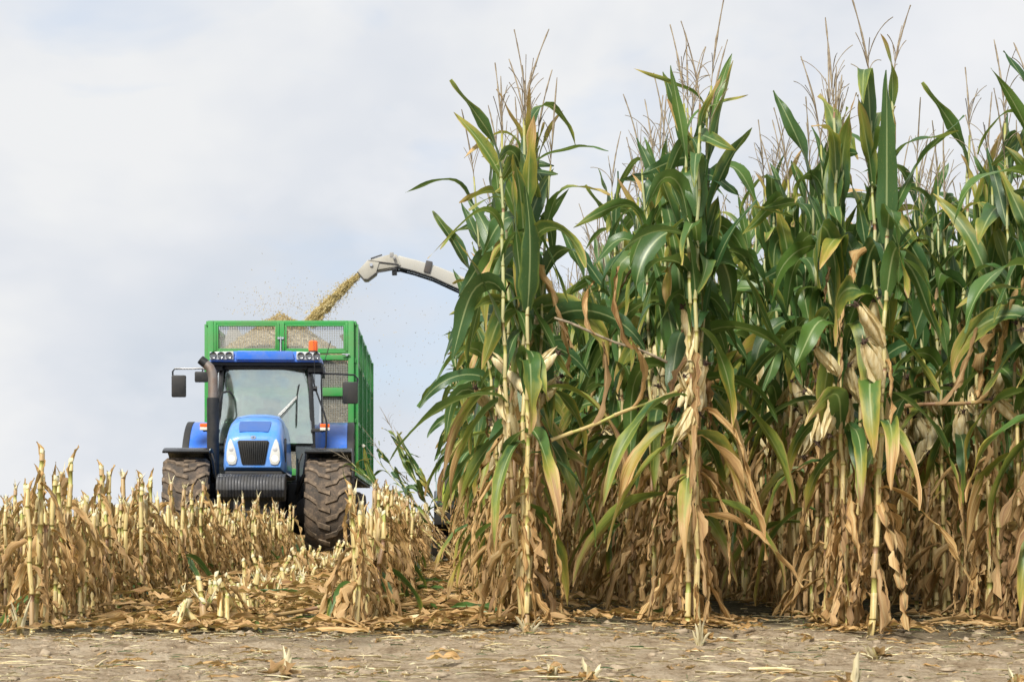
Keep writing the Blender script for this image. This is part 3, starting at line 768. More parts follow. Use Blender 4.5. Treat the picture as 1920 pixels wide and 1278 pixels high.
for i in range(700):      # under the standing rows
    ri = rng.randint(6); y = 6.8 + 6 * rng.uniform() ** 2.2 + rng.normal(0, .12); x = ROW0 + ri * STEP + rng.normal(0, .10)
    if not in_frame(x, y): continue
    items.append((FL[rng.randint(24)], x, y, float(gh(x, y)) + rng.uniform(0, .02), rng.uniform(0, 6.28), rng.uniform(.35, .8), (rng.normal(0, .3), rng.normal(0, .3))))
for i in range(420):      # headland in front
    y = rng.uniform(4.6, 7.0) if rng.uniform() < .5 else rng.uniform(6.2, 7.1); x = rng.uniform(-2.2, 2.8)
    items.append((FL[rng.randint(24)], x, y, float(gh(x, y)) - .008, rng.uniform(0, 6.28), rng.uniform(.15, .5), (rng.normal(0, .1), rng.normal(0, .1))))
for i in range(4200):
    y = rng.uniform(4.4, 7.6) if rng.uniform() < .7 else rng.uniform(7, 12); x = rng.uniform(-2.4, 3.2)
    items.append((CH[rng.randint(24)], x, y, float(gh(x, y)) + .001, rng.uniform(0, 6.28), rng.uniform(.4, 1.3), (rng.normal(0, .2), rng.normal(0, .2))))
merged('leaf_litter', items, 'dead leaves and straw chips lying on the soil between the rows', 'leaf litter')
# soil clods
r = np.random.RandomState(5)
import bmesh
CV = []; CF = []; CA = []; off = 0
bm = bmesh.new(); bmesh.ops.create_icosphere(bm, subdivisions=2, radius=1); iv = np.array([v.co[:] for v in bm.verts]); fi = np.array([[v.index for v in f.verts] for f in bm.faces]); bm.free()
for i in range(1100):
    y = r.uniform(4.4, 8.5); x = r.uniform(-2.6, 3.3); s = abs(r.normal(0, .007)) + .002
    d = iv * (1 + .22 * np.sin(iv[:, [1, 2, 0]] * 4 + r.uniform(0, 6, 3))) * s * r.uniform(.6, 1.3, 3) * np.array([1, 1, .6])
    CV.append(d + np.array([x, y, float(gh(x, y)) + s * .1])); CF.append(fi + off); off += len(iv)
for i in range(150):
    y = r.uniform(4.6, 7.1); x = r.uniform(-2.4, 2.9); s = r.uniform(.012, .030)
    d = iv * (1 + .25 * np.sin(iv[:, [1, 2, 0]] * 4 + r.uniform(0, 6, 3))) * s * r.uniform(.6, 1.4, 3) * np.array([1, 1, .55])
    CV.append(d + np.array([x, y, float(gh(x, y)) + s * .05])); CF.append(fi + off); off += len(iv)
CLOD = plain('clod', [(.3, (.20, .15, .095)), (.7, (.44, .35, .24))], 40, (1, 1, 1), .95, 0, .5)
o = link('soil_clods', mesh_np('soil_clods', np.concatenate(CV), np.concatenate(CF), CLOD)); tag(o, 'small crumbs of dry soil scattered over the headland', 'soil crumbs', None, 'stuff')
# ================================================================ machines
BLUE = paint('blue_paint', (.018, .15, .66), .30, 0, .42, (.22, .24, .24), .4, 3)
BLUELIT = paint('blue_paint_lit', (.06, .27, .80), .32, 0, .42, (.34, .40, .44), .4, 3)  # tractor blue made brighter: light reflected off the bonnet put into the colour
BLUEDARK = paint('dark_blue_panel', (.02, .10, .36), .35, 0, .2, (.2, .2, .2), .2, 4)
GREEN = paint('green_paint', (.028, .30, .055), .42, 0, .55, (.16, .22, .10), .2, 1.8)
BLACK = paint('black_plastic', (.012, .013, .014), .5, 0, .35, (.09, .075, .055), 0, 5)
BLACKG = paint('black_gloss', (.010, .011, .012), .25, 0, .12, (.1, .08, .06), 0, 5)
IRON = paint('cast_iron_weights', (.018, .020, .026), .45, 0, .4, (.10, .09, .07), 0, 7)
STEEL = paint('exhaust_steel', (.34, .29, .25), .38, .8, .6, (.20, .10, .055), 0, 9)
GREY = paint('grey_metal', (.30, .30, .29), .5, .3, .4, (.25, .2, .14), 0, 5)
SPOUT = paint('spout_paint', (.43, .41, .35), .45, 0, .5, (.30, .27, .20), 0, 3, 0)
SPOUTW = paint('pale_spout_paint', (.44, .43, .385), .4, 0, .35, (.42, .38, .28), 0, 2.5)
CHROME = paint('bright_metal', (.75, .76, .78), .18, .9, .15)
LAMPBOX = paint('lamp_housing', (.62, .63, .65), .3, .2, .2)
INTER = paint('cab_interior', (.03, .032, .034), .7, 0, .2)
RED = paint('red_cloth', (.42, .05, .05), .7)
TEAL = paint('mint_cloth', (.22, .52, .36), .8)
BOARD = paint('grey_board', (.36, .35, .32), .6, .1, .5, (.26, .22, .15), 0, 3)
AXLE = paint('chassis_paint', (.05, .05, .052), .55, 0, .5, (.16, .12, .08), 0, 4)
def tyre_mat():
    m, n, b, o = newmat('muddy_rubber')
    tc = N(n, 'ShaderNodeTexCoord').outputs['Object']
    f = noise(n, tc, 5, 6, .65); g = noise(n, tc, 45, 5, .7)
    geo = N(n, 'ShaderNodeNewGeometry')
    c = ramp(n, mth(n, 'ADD', mth(n, 'MULTIPLY', f, .6), mth(n, 'MULTIPLY', g, .4)), [(.36, (.030, .028, .026)), (.5, (.085, .065, .048)), (.62, (.19, .135, .09)), (.75, (.27, .20, .14))])
    setin(n, b.inputs['Base Color'], c); b.inputs['Roughness'].default_value = .85
    bump(n, b, g, .4, .01); return m
RUBBER = tyre_mat()
LUGM = plain('muddy_lug', [(.32, (.07, .055, .04)), (.5, (.15, .11, .075)), (.66, (.27, .20, .135))], 14, (1, 1, 1), .9, 0, .3)
def emis(name, col, st, rough=.2):
    m, n, b, o = newmat(name)
    b.inputs['Base Color'].default_value = (*col, 1); b.inputs['Roughness'].default_value = rough
    b.inputs['Emission Color'].default_value = (*col, 1); b.inputs['Emission Strength'].default_value = st
    return m
def glass(name, tint, refl, rough=.03, tr=1.0, wav=0):
    m, n, b, o = newmat(name); n.nodes.remove(b)
    t = N(n, 'ShaderNodeBsdfTransparent'); t.inputs[0].default_value = (*tint, 1)
    g = N(n, 'ShaderNodeBsdfGlossy'); g.inputs['Roughness'].default_value = rough; g.inputs[0].default_value = (.9, .95, .95, 1)
    if wav:
        tcw = N(n, 'ShaderNodeTexCoord').outputs['Object']; bn = N(n, 'ShaderNodeBump'); bn.inputs['Strength'].default_value = wav; bn.inputs['Distance'].default_value = .6
        n.links.new(noise(n, tcw, 1.4, 0, .5, .3), bn.inputs['Height']); n.links.new(bn.outputs[0], g.inputs['Normal'])
    lw = N(n, 'ShaderNodeLayerWeight'); lw.inputs[0].default_value = .35
    tc = N(n, 'ShaderNodeTexCoord').outputs['Object']
    d = noise(n, mapping(n, tc, (1, 1, 1.6)), 3.0, 5, .6, .6)
    df = N(n, 'ShaderNodeBsdfDiffuse'); df.inputs[0].default_value = (.55, .58, .52, 1)
    fac = mth(n, 'ADD', mth(n, 'MULTIPLY', lw.outputs['Fresnel'], .8), refl, clamp=True)
    ms = N(n, 'ShaderNodeMixShader'); n.links.new(fac, ms.inputs[0]); n.links.new(t.outputs[0], ms.inputs[1]); n.links.new(g.outputs[0], ms.inputs[2])
    dust = mth(n, 'MULTIPLY', ramp(n, d, [(.4, (0, 0, 0)), (.75, (1, 1, 1))]), .12)
    m2 = N(n, 'ShaderNodeMixShader'); n.links.new(dust, m2.inputs[0]); n.links.new(ms.outputs[0], m2.inputs[1]); n.links.new(df.outputs[0], m2.inputs[2])
    n.links.new(m2.outputs[0], o.inputs[0]); return m
GLASS = glass('cab_glass', (.74, .90, .80), .36)
SCREEN = glass('windscreen_glass', (.74, .90, .80), .42, .09, 1.0, .22)
GLASSD = glass('dark_cab_glass', (.16, .24, .22), .10)
MIRROR = paint('mirror_glass', (.8, .8, .8), .05, 1, .1)
LENS = emis('headlamp_lens', (1, .93, .74), .62)
LENSD = paint('lamp_lens', (.70, .70, .66), .12, .0, .1, (.3, .3, .3), .5, 6)
REFL = paint('lamp_reflector', (.25, .26, .27), .15, .9, .2)
BULB = emis('lit_bulb', (1, .93, .75), 3.5)
ORANGE = emis('orange_lens', (.85, .14, .02), .12)
WHITEL = paint('white_lens', (.82, .76, .62), .2, 0, .1)

DT = 20.7; TX = -2.46; YAW = R(2.7)
def T(px, py, yl):
    """metres in the tractor's own frame for a point seen at photo pixel (px,py) at depth yl behind the front axle"""
    d = DT + yl
    return ((px - 825) * d / F - TX + yl * math.sin(YAW), yl, CAMH + (997 - py) * d / F)

def wheel(parent, name, x, y, Rr, W, rim, side, nl=19, rimmat=None, yaw=0.0):
    """wheel part (hub) with tyre and rim sub-parts, axis along x"""
    hub = MB(); hub.lathe([(-.10, .0), (-.10, .16), (.10, .16), (.12, .10), (.12, 0)], 20).build(name, BLACK, parent)
    h = parent_last = [o for o in parent.children if o.name.startswith(name)][-1]
    h = COL.objects[-1] if False else h
    h.location = (x, y, Rr)
    if yaw: h.rotation_euler = (0, 0, yaw)
    t = MB(); hw = W / 2
    prof = [(-hw * .72, rim), (-hw * .95, rim + (Rr - rim) * .25), (-hw * 1.02, rim + (Rr - rim) * .55), (-hw * .97, Rr * .915), (-hw * .80, Rr * .955), (-hw * .4, Rr * .967), (0, Rr * .97),
            (hw * .4, Rr * .967), (hw * .80, Rr * .955), (hw * .97, Rr * .915), (hw * 1.02, rim + (Rr - rim) * .55), (hw * .95, rim + (Rr - rim) * .25), (hw * .72, rim)]
    t.lathe(prof, 64)
    nb = len(t.F)
    for s in (-1, 1):
        for k in range(nl):
            p0 = 2 * PI * (k + (.5 if s > 0 else 0)) / nl
            pts = [(-.03 * s, 0.0, Rr * .962, Rr), (.12 * s * W / .6, .07, Rr * .962, Rr), (.5 * hw * s, .16, Rr * .955, Rr * .998), (.86 * hw * s, .27, Rr * .93, Rr * .985), (1.03 * hw * s, .33, Rr * .87, Rr * .93)]
            secs = []
            for i, (xx, dp, ra, rb) in enumerate(pts):
                wd = (.030 if i < 4 else .036) * (1 if Rr < .8 else 1.25) / Rr
                sec = []
                for (rr_, dd) in ((ra - .02, -wd * 1.5), (rb, -wd), (rb, wd), (ra - .02, wd * 1.5)):
                    # front of the wheel is at -y ; the chevrons drop towards the centre
                    an = p0 + dp * 1.0 + dd
                    sec.append((xx, -rr_ * math.cos(an), rr_ * math.sin(an)))
                secs.append(sec)
            t.loft(secs)
    ty = t.build('tyre', RUBBER, h, 0, 30)
    ty.data.materials.append(LUGM)
    mi = np.zeros(len(ty.data.polygons), dtype=np.int32); mi[nb:] = 1
    ty.data.polygons.foreach_set('material_index', mi)
    rm = MB(); rm.lathe([(-hw * .74, rim + .012), (-hw * .74, rim - .02), (-hw * .3, rim - .06), (side * .02, rim * .55), (side * .05, .12), (side * .05, 0)], 40)
    rm.lathe([(hw * .74, rim + .012), (hw * .74, rim - .02), (hw * .3, rim - .06), (side * .02, rim * .56)], 40)
    for k in range(8):
        an = 2 * PI * k / 8
        rm.lathe([(side * .05, .014), (side * .09, .014), (side * .09, 0)], 6, 'x', (0, .19 * math.cos(an), .19 * math.sin(an)))
    rm.build('rim', rimmat or GREY, h)
    return h

def arc_strip(mb, x0, x1, cy, cz, Ra, Rb, a0, a1, n=16, lip=0):
    """curved mudguard: band between angles (0 = front, 90 = up) around the axle"""
    secs = []
    for i in range(n + 1):
        a = R(a0 + (a1 - a0) * i / n)
        f = lambda r_: (cy - r_ * math.cos(a), cz + r_ * math.sin(a))
        y1, z1 = f(Rb); y0, z0 = f(Ra)
        secs.append([(x0, y0, z0), (x1, y0, z0), (x1, y1, z1), (x0, y1, z1)])
    mb.loft(secs)

def build_tractor():
    t = empty('tractor', (TX, DT, 0), (0, 0, YAW))
    tag(t, 'blue tractor with lit headlamps and black upright exhaust, driving through the stubble', 'tractor')
    # ---- wheels
    wheel(t, 'front_wheel', .95, 0, .73, .60, .36, 1)
    wheel(t, 'front_wheel', -.97, 0, .73, .60, .36, -1, yaw=R(5))
    wheel(t, 'rear_wheel', .93, 2.85, .98, .66, .50, 1, 21)
    wheel(t, 'rear_wheel', -.93, 2.85, .98, .66, .50, -1, 21)
    # ---- running gear
    m = MB(); m.box((0, 1.3, .70), (.60, 3.6, .56)); m.box((0, 2.85, .98), (1.2, .5, .5)); m.box((0, -.1, .62), (.42, 1.0, .30))
    m.build('chassis', AXLE, t, .03)
    m = MB(); m.tube([(-.72, 0, .70), (-.3, 0, .60), (.3, 0, .60), (.72, 0, .70)], [.10, .09, .09, .10], 12)
    m.lathe([(-.70, .17), (-.60, .19), (-.52, .12)], 18, 'x', (0, 0, .73)); m.lathe([(.52, .12), (.60, .19), (.70, .17)], 18, 'x', (0, 0, .73))
    m.tube([(-.6, .2, .62), (.6, .2, .62)], .025, 8); m.build('front_axle', AXLE, t)
    m = MB(); m.box((.57, 1.40, .80), (.36, .9, .78)); m.box((.60, .92, 1.0), (.22, .12, .5)); m.build('fuel_tank', BLACK, t, .05)
    m = MB(); m.box((-.57, 1.40, .80), (.36, .9, .78)); m.build('battery_box', BLACK, t, .05)
    m = MB()
    for k in range(3): m.box((.66, 1.15, .55 + k * .26), (.34, .28, .03))
    m.box((.50, 1.15, .8), (.03, .26, .6)); m.box((.82, 1.15, .8), (.03, .26, .6)); m.build('cab_steps', BLACK, t, .006)
    # ---- bonnet
    # each station: y, half width bottom, half width at shoulder, half width at crown, z bottom, shoulder z, crown z
    st = [(-.98, .385, .375, .30, 1.29, 1.46, 1.655), (-.93, .415, .40, .32, 1.25, 1.52, 1.725), (-.80, .425, .41, .335, 1.24, 1.57, 1.795), (-.62, .43, .415, .34, 1.24, 1.62, 1.875), (-.40, .43, .41, .335, 1.24, 1.68, 1.955),
          (-.12, .425, .40, .32, 1.24, 1.74, 2.02), (.2, .42, .395, .31, 1.24, 1.77, 2.055), (.7, .42, .39, .30, 1.24, 1.78, 2.07), (1.21, .42, .39, .29, 1.24, 1.78, 2.06)]
    secs = []
    for y, wb, ws, wc, zb, zs, zc in st:
        wb *= .93; ws *= .93; wc *= .93
        half = [(wb * .96, zb), (wb, zb + .05), ((wb + ws) / 2 + .004, (zb + zs) / 2), (ws, zs), (ws - .022, zs + (zc - zs) * .42), (wc + .025, zs + (zc - zs) * .74), (wc - .02, zs + (zc - zs) * .92), (wc * .62, zc - .004), (wc * .3, zc + .006)]
        secs.append([(x, y, z) for x, z in half] + [(-x, y, z) for x, z in half[::-1]])
    secs_b = secs; m = MB(); m.loft(secs); bon = m.build('bonnet', BLUELIT, t, 0, 50)
    # darker inset on the sloping top
    def top(x, z0):       # y on the sloping bonnet top for height z0
        for a, b in zip(st, st[1:]):
            if a[6] <= z0 <= b[6]: return a[0] + (b[0] - a[0]) * (z0 - a[6]) / (b[6] - a[6])
        return .2
    m = MB(); P = []
    for z0, hwid in ((1.745, .185), (1.80, .20), (1.86, .205), (1.90, .205)):
        P.append((z0, hwid))
    secs = []
    for z0, hwid in P:
        y = top(0, z0); secs.append([(-hwid, y - .006, z0 + .010), (0, y - .006, z0 + .014), (hwid, y - .006, z0 + .010), (hwid, y + .02, z0 - .03), (-hwid, y + .02, z0 - .03)])
    m.loft(secs); m.build('bonnet_inset', BLUEDARK, bon, 0, 50)
    # badge: small silver oval with a leaf
    m = MB(); m.lathe([(0, .0), (0, .030), (.012, .034), (.02, .034)], 20, 'y', (0, -.985, 1.675)); 
    for i, v in enumerate(m.V): m.V[i] = (v[0] * 1.15, v[1], 1.675 + (v[2] - 1.675) * .72)
    bd = m.build('badge', CHROME, bon)
    m = MB(); m.prism([(-.018, 1.682), (-.006, 1.668), (0, 1.660), (.006, 1.668), (.018, 1.682), (.006, 1.678), (0, 1.69), (-.006, 1.678)], 'y', -.990, -.984); m.build('badge_leaf', BLUEDARK, bd)
    MB().loft([[(x * 1.003, y_, z) for x, y_, z in [((a[0] * (1 - .5) + b[0] * .5), (a[1] + b[1]) / 2 + dy, (a[2] + b[2]) / 2 + .0035) for a, b in zip(secs_b[4], secs_b[5])]] for dy in (-.004, .004)]).build('bonnet_seam', BLACK, bon)
    # grille
    m = MB(); gp = [(-.205, 1.615), (-.185, 1.635), (.185, 1.635), (.205, 1.615), (.150, 1.335), (.135, 1.32), (-.135, 1.32), (-.150, 1.335)]
    m.prism(gp, 'y', -.992, -.95); g = m.build('grille', BLACK, t, .004)
    m = MB()
    for k in range(13):
        f = (k - 6) / 6
        m.tube([(f * .180, -.996, 1.62), (f * .160, -1.004, 1.48), (f * .130, -.996, 1.335)], .0055, 6)
    m.build('grille_ribs', BLACKG, g)
    # headlamps
    for s in (-1, 1):
        o = [(.225, 1.33), (.207, 1.40), (.232, 1.52), (.280, 1.645), (.300, 1.655), (.325, 1.60), (.344, 1.48), (.344, 1.38), (.317, 1.325), (.27, 1.318)]
        m = MB(); m.prism([(s * x, z) for x, z in o], 'y', -.995, -.93)
        h = m.build('headlight', LENSD, t, .006)
        m = MB(); m.lathe([(-.006, 0), (-.004, .036), (0, .046), (.01, .05)], 20, 'y', (s * .279, -.993, 1.40)); m.build('lit_lamp', LENS, h)
        m = MB(); m.lathe([(-.004, 0), (-.003, .018), (.0, .022)], 16, 'y', (s * .279, -.998, 1.398)); m.build('bulb', BULB, h)
        m = MB(); m.lathe([(-.004, 0), (-.003, .030), (0, .036), (.01, .04)], 20, 'y', (s * .283, -.993, 1.52)); m.build('reflector', LAMPBOX, h)
        m = MB(); m.prism([(-.72, 1.36), (-.78, 1.50), (-.70, 1.62), (-.52, 1.69), (-.42, 1.68), (-.46, 1.52), (-.58, 1.38)], 'x', s * .374, s * .400); m.build('side_vent', BLACK, t, .004)
    m = MB(); m.box((0, -.55, 1.19), (.74, .8, .10)); m.box((0, .4, 1.08), (.60, 1.9, .32)); m.build('bonnet_base', BLACK, t, .02)
    # ---- front weights
    m = MB(); m.box((0, -1.16, .98), (.70, .30, .16)); wr = m.build('weight_carrier', BLACK, t, .02)
    prof = [(-1.50, .98), (-1.48, 1.08), (-1.42, 1.15), (-1.30, 1.18), (-1.06, 1.20), (-1.03, .98), (-1.12, .86), (-1.36, .84), (-1.46, .89)]
    for k in range(22):
        x = -.43 + (k + .5) * .86 / 22
        MB().prism(prof, 'x', x - .0182, x + .0182).build('front_weight', IRON, wr, .006)
    # ---- cab
    rf = MB()
    ry = [1.28, 1.36, 1.6, 2.6, 3.15, 3.22]
    secs = []
    for y, wd, zt in zip(ry, (.77, .81, .835, .835, .81, .77), (2.97, 3.06, 3.09, 3.10, 3.06, 2.98)):
        secs.append([(-wd, y, 2.90), (-wd + .02, y, 2.97), (-wd + .10, y, zt - .03), (-.45, y, zt), (.45, y, zt), (wd - .10, y, zt - .03), (wd - .02, y, 2.97), (wd, y, 2.90)])
    rf.loft(secs); roof = rf.build('cab_roof', BLUE, t, .008, 40)
    for s in (-1, 1): pass
    MB().prism([(-.42, 2.925), (-.40, 3.055), (.40, 3.055), (.42, 2.925)], 'y', 1.235, 1.32).build('roof_visor', BLUE, roof, .018)
    MB().box((0, 2.25, 2.875), (1.62, 1.86, .05)).build('roof_lining', BLACK, roof, .01)
    for s in (-1, 1):
        b = MB(); b.prism([(s * .45, 2.93), (s * .45, 3.05), (s * .79, 3.035), (s * .79, 2.925)], 'y', 1.245, 1.33); lb = b.build('work_lights', LAMPBOX, roof, .012)
        for k in range(3):
            c = (s * (.515 + k * .113), 1.24, 2.987)
            l = MB().lathe([(0, 0), (0, .036), (-.006, .046), (-.012, .050), (.01, .052)], 18, 'y', c).build('work_light', REFL, lb)
        
    # pillars
    P = MB()
    gl = (T(425, 699, 1.50), T(578, 699, 1.50))
    wt, wb_ = .595, .70
    def bar(a, b, wx, wy): 
        secs = []
        for p in (a, b):
            secs.append([(p[0] - wx, p[1] - wy, p[2]), (p[0] + wx, p[1] - wy, p[2]), (p[0] + wx, p[1] + wy, p[2]), (p[0] - wx, p[1] + wy, p[2])])
        P.loft(secs)
    for s in (-1, 1):
        bar((s * (wb_ + .02), 1.28, 1.05), (s * (wt + .04), 1.48, 2.88), .035, .035)      # A pillar
        bar((s * .80, 2.25, 1.1), (s * .76, 2.25, 2.88), .025, .03)                      # B pillar
        bar((s * .76, 3.0, 1.6), (s * .74, 3.05, 2.88), .03, .04)                        # C pillar
    P.box((0, 1.47, 2.845), (1.20, .05, .09)); P.box((0, 1.36, 1.71), (1.36, .035, .035)); P.box((0, 3.03, 1.75), (1.4, .05, .10)); P.box((0, 1.30, 1.08), (1.42, .05, .08))
    P.build('cab_frame', BLACKG, t, .008)
    # glass
    def pane(name, pts, mat=GLASS, th=.006, nrm=(0, 1, 0)):
        m = MB(); n = len(pts); q = [tuple(a + b * th for a, b in zip(p, nrm)) for p in pts]
        m.add(list(pts) + q, [tuple(range(n)), tuple(range(n, 2 * n))[::-1]] + [(i, (i + 1) % n, (i + 1) % n + n, i + n) for i in range(n)]); return m.build(name, mat, t)
    # windscreen: gently bowed
    secs = []
    for i in range(13):
        f = i / 12 * 2 - 1
        bow = .05 * (1 - f * f)
        secs.append([(f * .685, 1.30 - bow, 1.73), (f * .640, 1.39 - bow * 1.15, 2.26), (f * .575, 1.475 - bow * 1.2, 2.80), (f * .575, 1.481 - bow * 1.2, 2.80), (f * .640, 1.396 - bow * 1.15, 2.26), (f * .685, 1.306 - bow, 1.73)])
    ws = MB().loft(secs).build('windscreen', SCREEN, t, 0, 60)
    pane('lower_window', [(.44, 1.30, 1.12), (.70, 1.30, 1.12), (.695, 1.315, 1.69), (.44, 1.315, 1.69)], GLASSD)
    pane('lower_window', [(-.70, 1.30, 1.12), (-.44, 1.30, 1.12), (-.44, 1.315, 1.69), (-.695, 1.315, 1.69)], GLASSD)
    for s in (-1, 1):
        pane('side_window', [(s * .73, 1.33, 1.12), (s * .81, 2.23, 1.12), (s * .775, 2.23, 2.85), (s * .645, 1.50, 2.85)], GLASS, .006, (-s, 0, 0))
        pane('side_window', [(s * .81, 2.28, 1.6), (s * .77, 2.98, 1.6), (s * .745, 3.0, 2.85), (s * .775, 2.28, 2.85)], GLASS, .006, (-s, 0, 0))
    pane('rear_window', [(-.72, 3.04, 1.8), (.72, 3.04, 1.8), (.70, 3.06, 2.84), (-.70, 3.06, 2.84)], GLASS)
    # wiper
    m = MB(); a = T(522, 778, 1.24); b = T(557, 742, 1.30); m.tube([a, b], .007, 6); m.tube([(a[0] + .03, a[1], a[2]), (b[0] + .015, b[1], b[2] - .005)], .006, 6)
    c0 = T(561, 720, 1.36); c1 = T(556, 798, 1.24); m.tube([c0, b, c1], .010, 6); m.build('wiper', BLACKG, ws)
    # interior
    m = MB(); m.box((0, 2.55, 1.62), (.52, .52, .16)); m.box((0, 2.84, 2.0), (.50, .14, .72), (R(-8), 0, 0)); m.box((0, 2.88, 2.43), (.28, .10, .16)); m.build('seat', INTER, t, .05)
    m = MB(); m.tube([(0, 1.55, 1.2), (0, 1.80, 1.85)], .05, 10)
    m.tube([(.19 * math.cos(k * PI / 12), 1.86 + .08 * math.sin(k * PI / 12), 1.90 + .17 * math.sin(k * PI / 12)) for k in range(25)], .014, 8); m.box((0, 1.80, 1.84), (.3, .04, .05)); m.build('steering_wheel', INTER, t)
    MB().box((0, 1.50, 1.72), (.5, .16, .26), (R(-20), 0, 0)).build('dashboard', INTER, t, .04)
    MB().box((0, 2.2, 1.05), (1.5, 1.75, .06)).build('cab_floor', INTER, t, .01)
    MB().box((.50, 2.6, 1.85), (.22, .6, .12)).build('armrest_console', INTER, t, .03)
    # ---- mudguards
    for s in (-1, 1):
        m = MB(); arc_strip(m, s * .70 if s > 0 else s * 1.17, s * 1.17 if s > 0 else s * .70, 2.85, .98, 1.12, 1.16, 18, 128, 20)
        # inner wall
        poly = [(2.85 - 1.14 * math.cos(R(a)), .98 + 1.14 * math.sin(R(a))) for a in range(18, 129, 10)] + [(3.3, 1.2), (2.1, 1.1)]
        m.prism(poly, 'x', s * .70, s * .725)
        rfn = m.build('rear_mudguard', BLUE, t, .012, 40)
        m = MB(); a0, a1 = (s * 1.17, s * 1.27); arc_strip(m, min(a0, a1), max(a0, a1), 2.85, .98, 1.10, 1.165, 14, 132, 20); m.build('mudguard_edge', BLACK, rfn, .01, 40)
        m = MB(); arc_strip(m, min(s * .63, s * 1.26), max(s * .63, s * 1.26), 0, .73, .83, .86, 68, 150, 16); m.tube([(s * .5, .05, .95), (s * .62, .06, 1.25), (s * .66, .03, 1.58)], .03, 8)
        fm = m.build('front_mudguard', BLACKG, t, .012, 40)
        m = MB(); m.tube([(s * .60, -.30, 1.50), (s * .56, -.34, 1.38), (s * .52, -.2, .9)], .012, 8); m.build('mudguard_stay', BLACK, fm)
        # turn lamps on brackets
        m = MB(); cx = s * .86; m.box((s * .78, 1.30, 1.92), (.22, .04, .05)); l = m.build('lamp_bracket', BLACK, t, .006)
        MB().box((cx, 1.27, 1.985), (.14, .07, .05)).build('indicator', ORANGE, l, .01)
        MB().box((cx, 1.27, 1.935), (.14, .07, .045)).build('position_lamp', WHITEL, l, .01)
    # ---- exhaust
    x = T(400, 800, .9)[0]; yE = .9
    m = MB(); m.lathe([(1.02, .075), (1.05, .085), (2.32, .087), (2.345, .085), (2.345, .066)], 24, 'z', (x, yE, 0)); ex = m.build('exhaust_guard', BLACK, t)
    pts = [(x, yE, 2.30), (x, yE, 2.62), (x - .012, yE, 2.70), (x - .045, yE, 2.77), (x - .10, yE, 2.825), (x - .165, yE, 2.88)]
    MB().tube(pts, [.070, .070, .069, .067, .064, .060], 20).build('exhaust_pipe', STEEL, ex)
    pts = [(x - .10, yE - .002, 2.825), (x - .150, yE, 2.865), (x - .178, yE, 2.888)]
    MB().tube(pts, [.067, .065, .063], 20).build('exhaust_tip', BLACK, ex)
    MB().tube([(x + .09, yE, 2.28), (x + .13, yE, 2.42), (x + .2, yE + .3, 2.47), (x + .22, 1.45, 2.44)], .016, 8).build('exhaust_bracket', BLACK, ex)
    # front corner frame and pipes beside the engine
    m = MB(); m.box((x, .9, .95), (.22, .34, .5)); 
    m.build('exhaust_support', BLACK, t, .02)
    MB().tube([(-.58, .3, .75), (-.60, .35, 1.1), (-.66, .6, 1.25)], .035, 8).build('engine_pipe', BLACK, t); MB().tube([(.55, .2, .75), (.62, .3, 1.1), (.68, .7, 1.2)], .03, 8).build('engine_pipe', BLACK, t)
    MB().box((.50, .55, .85), (.26, .5, .55)).build('side_casing', BLACK, t, .03); MB().box((-.48, .5, .85), (.24, .5, .55)).build('side_casing', BLACK, t, .03)
    # ---- mirrors
    a = T(323, 724, 1.45); b = T(350, 724, 1.45)
    def mirror(px0, px1, py0, py1, yl, arm):
        p0 = T(px0, py1, yl); p1 = T(px1, py0, yl); cx = (p0[0] + p1[0]) / 2; cz = (p0[2] + p1[2]) / 2
        m = MB(); m.box((cx, yl, cz), (p1[0] - p0[0], .06, p1[2] - p0[2])); h = m.build('mirror', BLACK, t, .022)
        MB().box((cx, yl + .034, cz), ((p1[0] - p0[0]) * .86, .006, (p1[2] - p0[2]) * .88)).build('mirror_glass', MIRROR, h, .002)
        if arm: MB().tube([T(px, py, y_) for px, py, y_ in arm], .013, 8).build('mirror_arm', BLACKG, h)
    mirror(323, 350, 704, 745, 1.45, [(326, 742, 1.47), (325, 697, 1.47), (329, 692, 1.47), (395, 691, 1.45), (428, 694, 1.45)])
    mirror(366, 391, 697, 717, 1.42, [(380, 698, 1.44), (381, 693, 1.44), (396, 692, 1.44)])
    mirror(642, 671, 715, 756, 1.45, [(668, 752, 1.47), (670, 708, 1.47), (664, 702, 1.47), (622, 700, 1.45), (585, 699, 1.45)])
    m = MB(); m.box((-.70, 1.40, 2.83), (.16, .07, .09)); m.box((.72, 1.40, 2.80), (.22, .06, .07)); m.build('mirror_mount', BLACK, t, .012)
    # ---- beacon, antennas, handrail
    bx, by, bz = T(587, 668, 1.9); m = MB(); m.lathe([(3.05, .07), (3.13, .07), (3.14, .05)], 18, 'z', (bx, by, 0)); bc = m.build('beacon_base', BLACK, t)
    m = MB(); m.lathe([(3.13, .066), (3.17, .070), (3.27, .068), (3.285, .05), (3.29, 0)], 18, 'z', (bx, by, 0)); m.build('beacon', ORANGE, bc)
    a = T(604, 690, 1.6); b = T(620, 638, 1.6); MB().tube([a, b], .006, 5).build('antenna', BLACKG, t)
    a = T(590, 716, 1.15); b = T(588, 634, 1.15); m = MB(); m.tube([a, b], .004, 5); m.build('whip_antenna', BLACKG, t)
    m = MB(); m.tube([T(585, 700, 1.3), T(590, 725, 1.28), T(607, 772, 1.25), T(612, 790, 1.22), T(611, 835, 1.2), T(605, 850, 1.2)], .013, 8); m.lathe([(-.04, .0), (-.04, .035), (.02, .035), (.02, 0)], 12, 'x', T(592, 728, 1.28)); m.build('handrail', BLACKG, t)
    return t
trac = build_tractor()
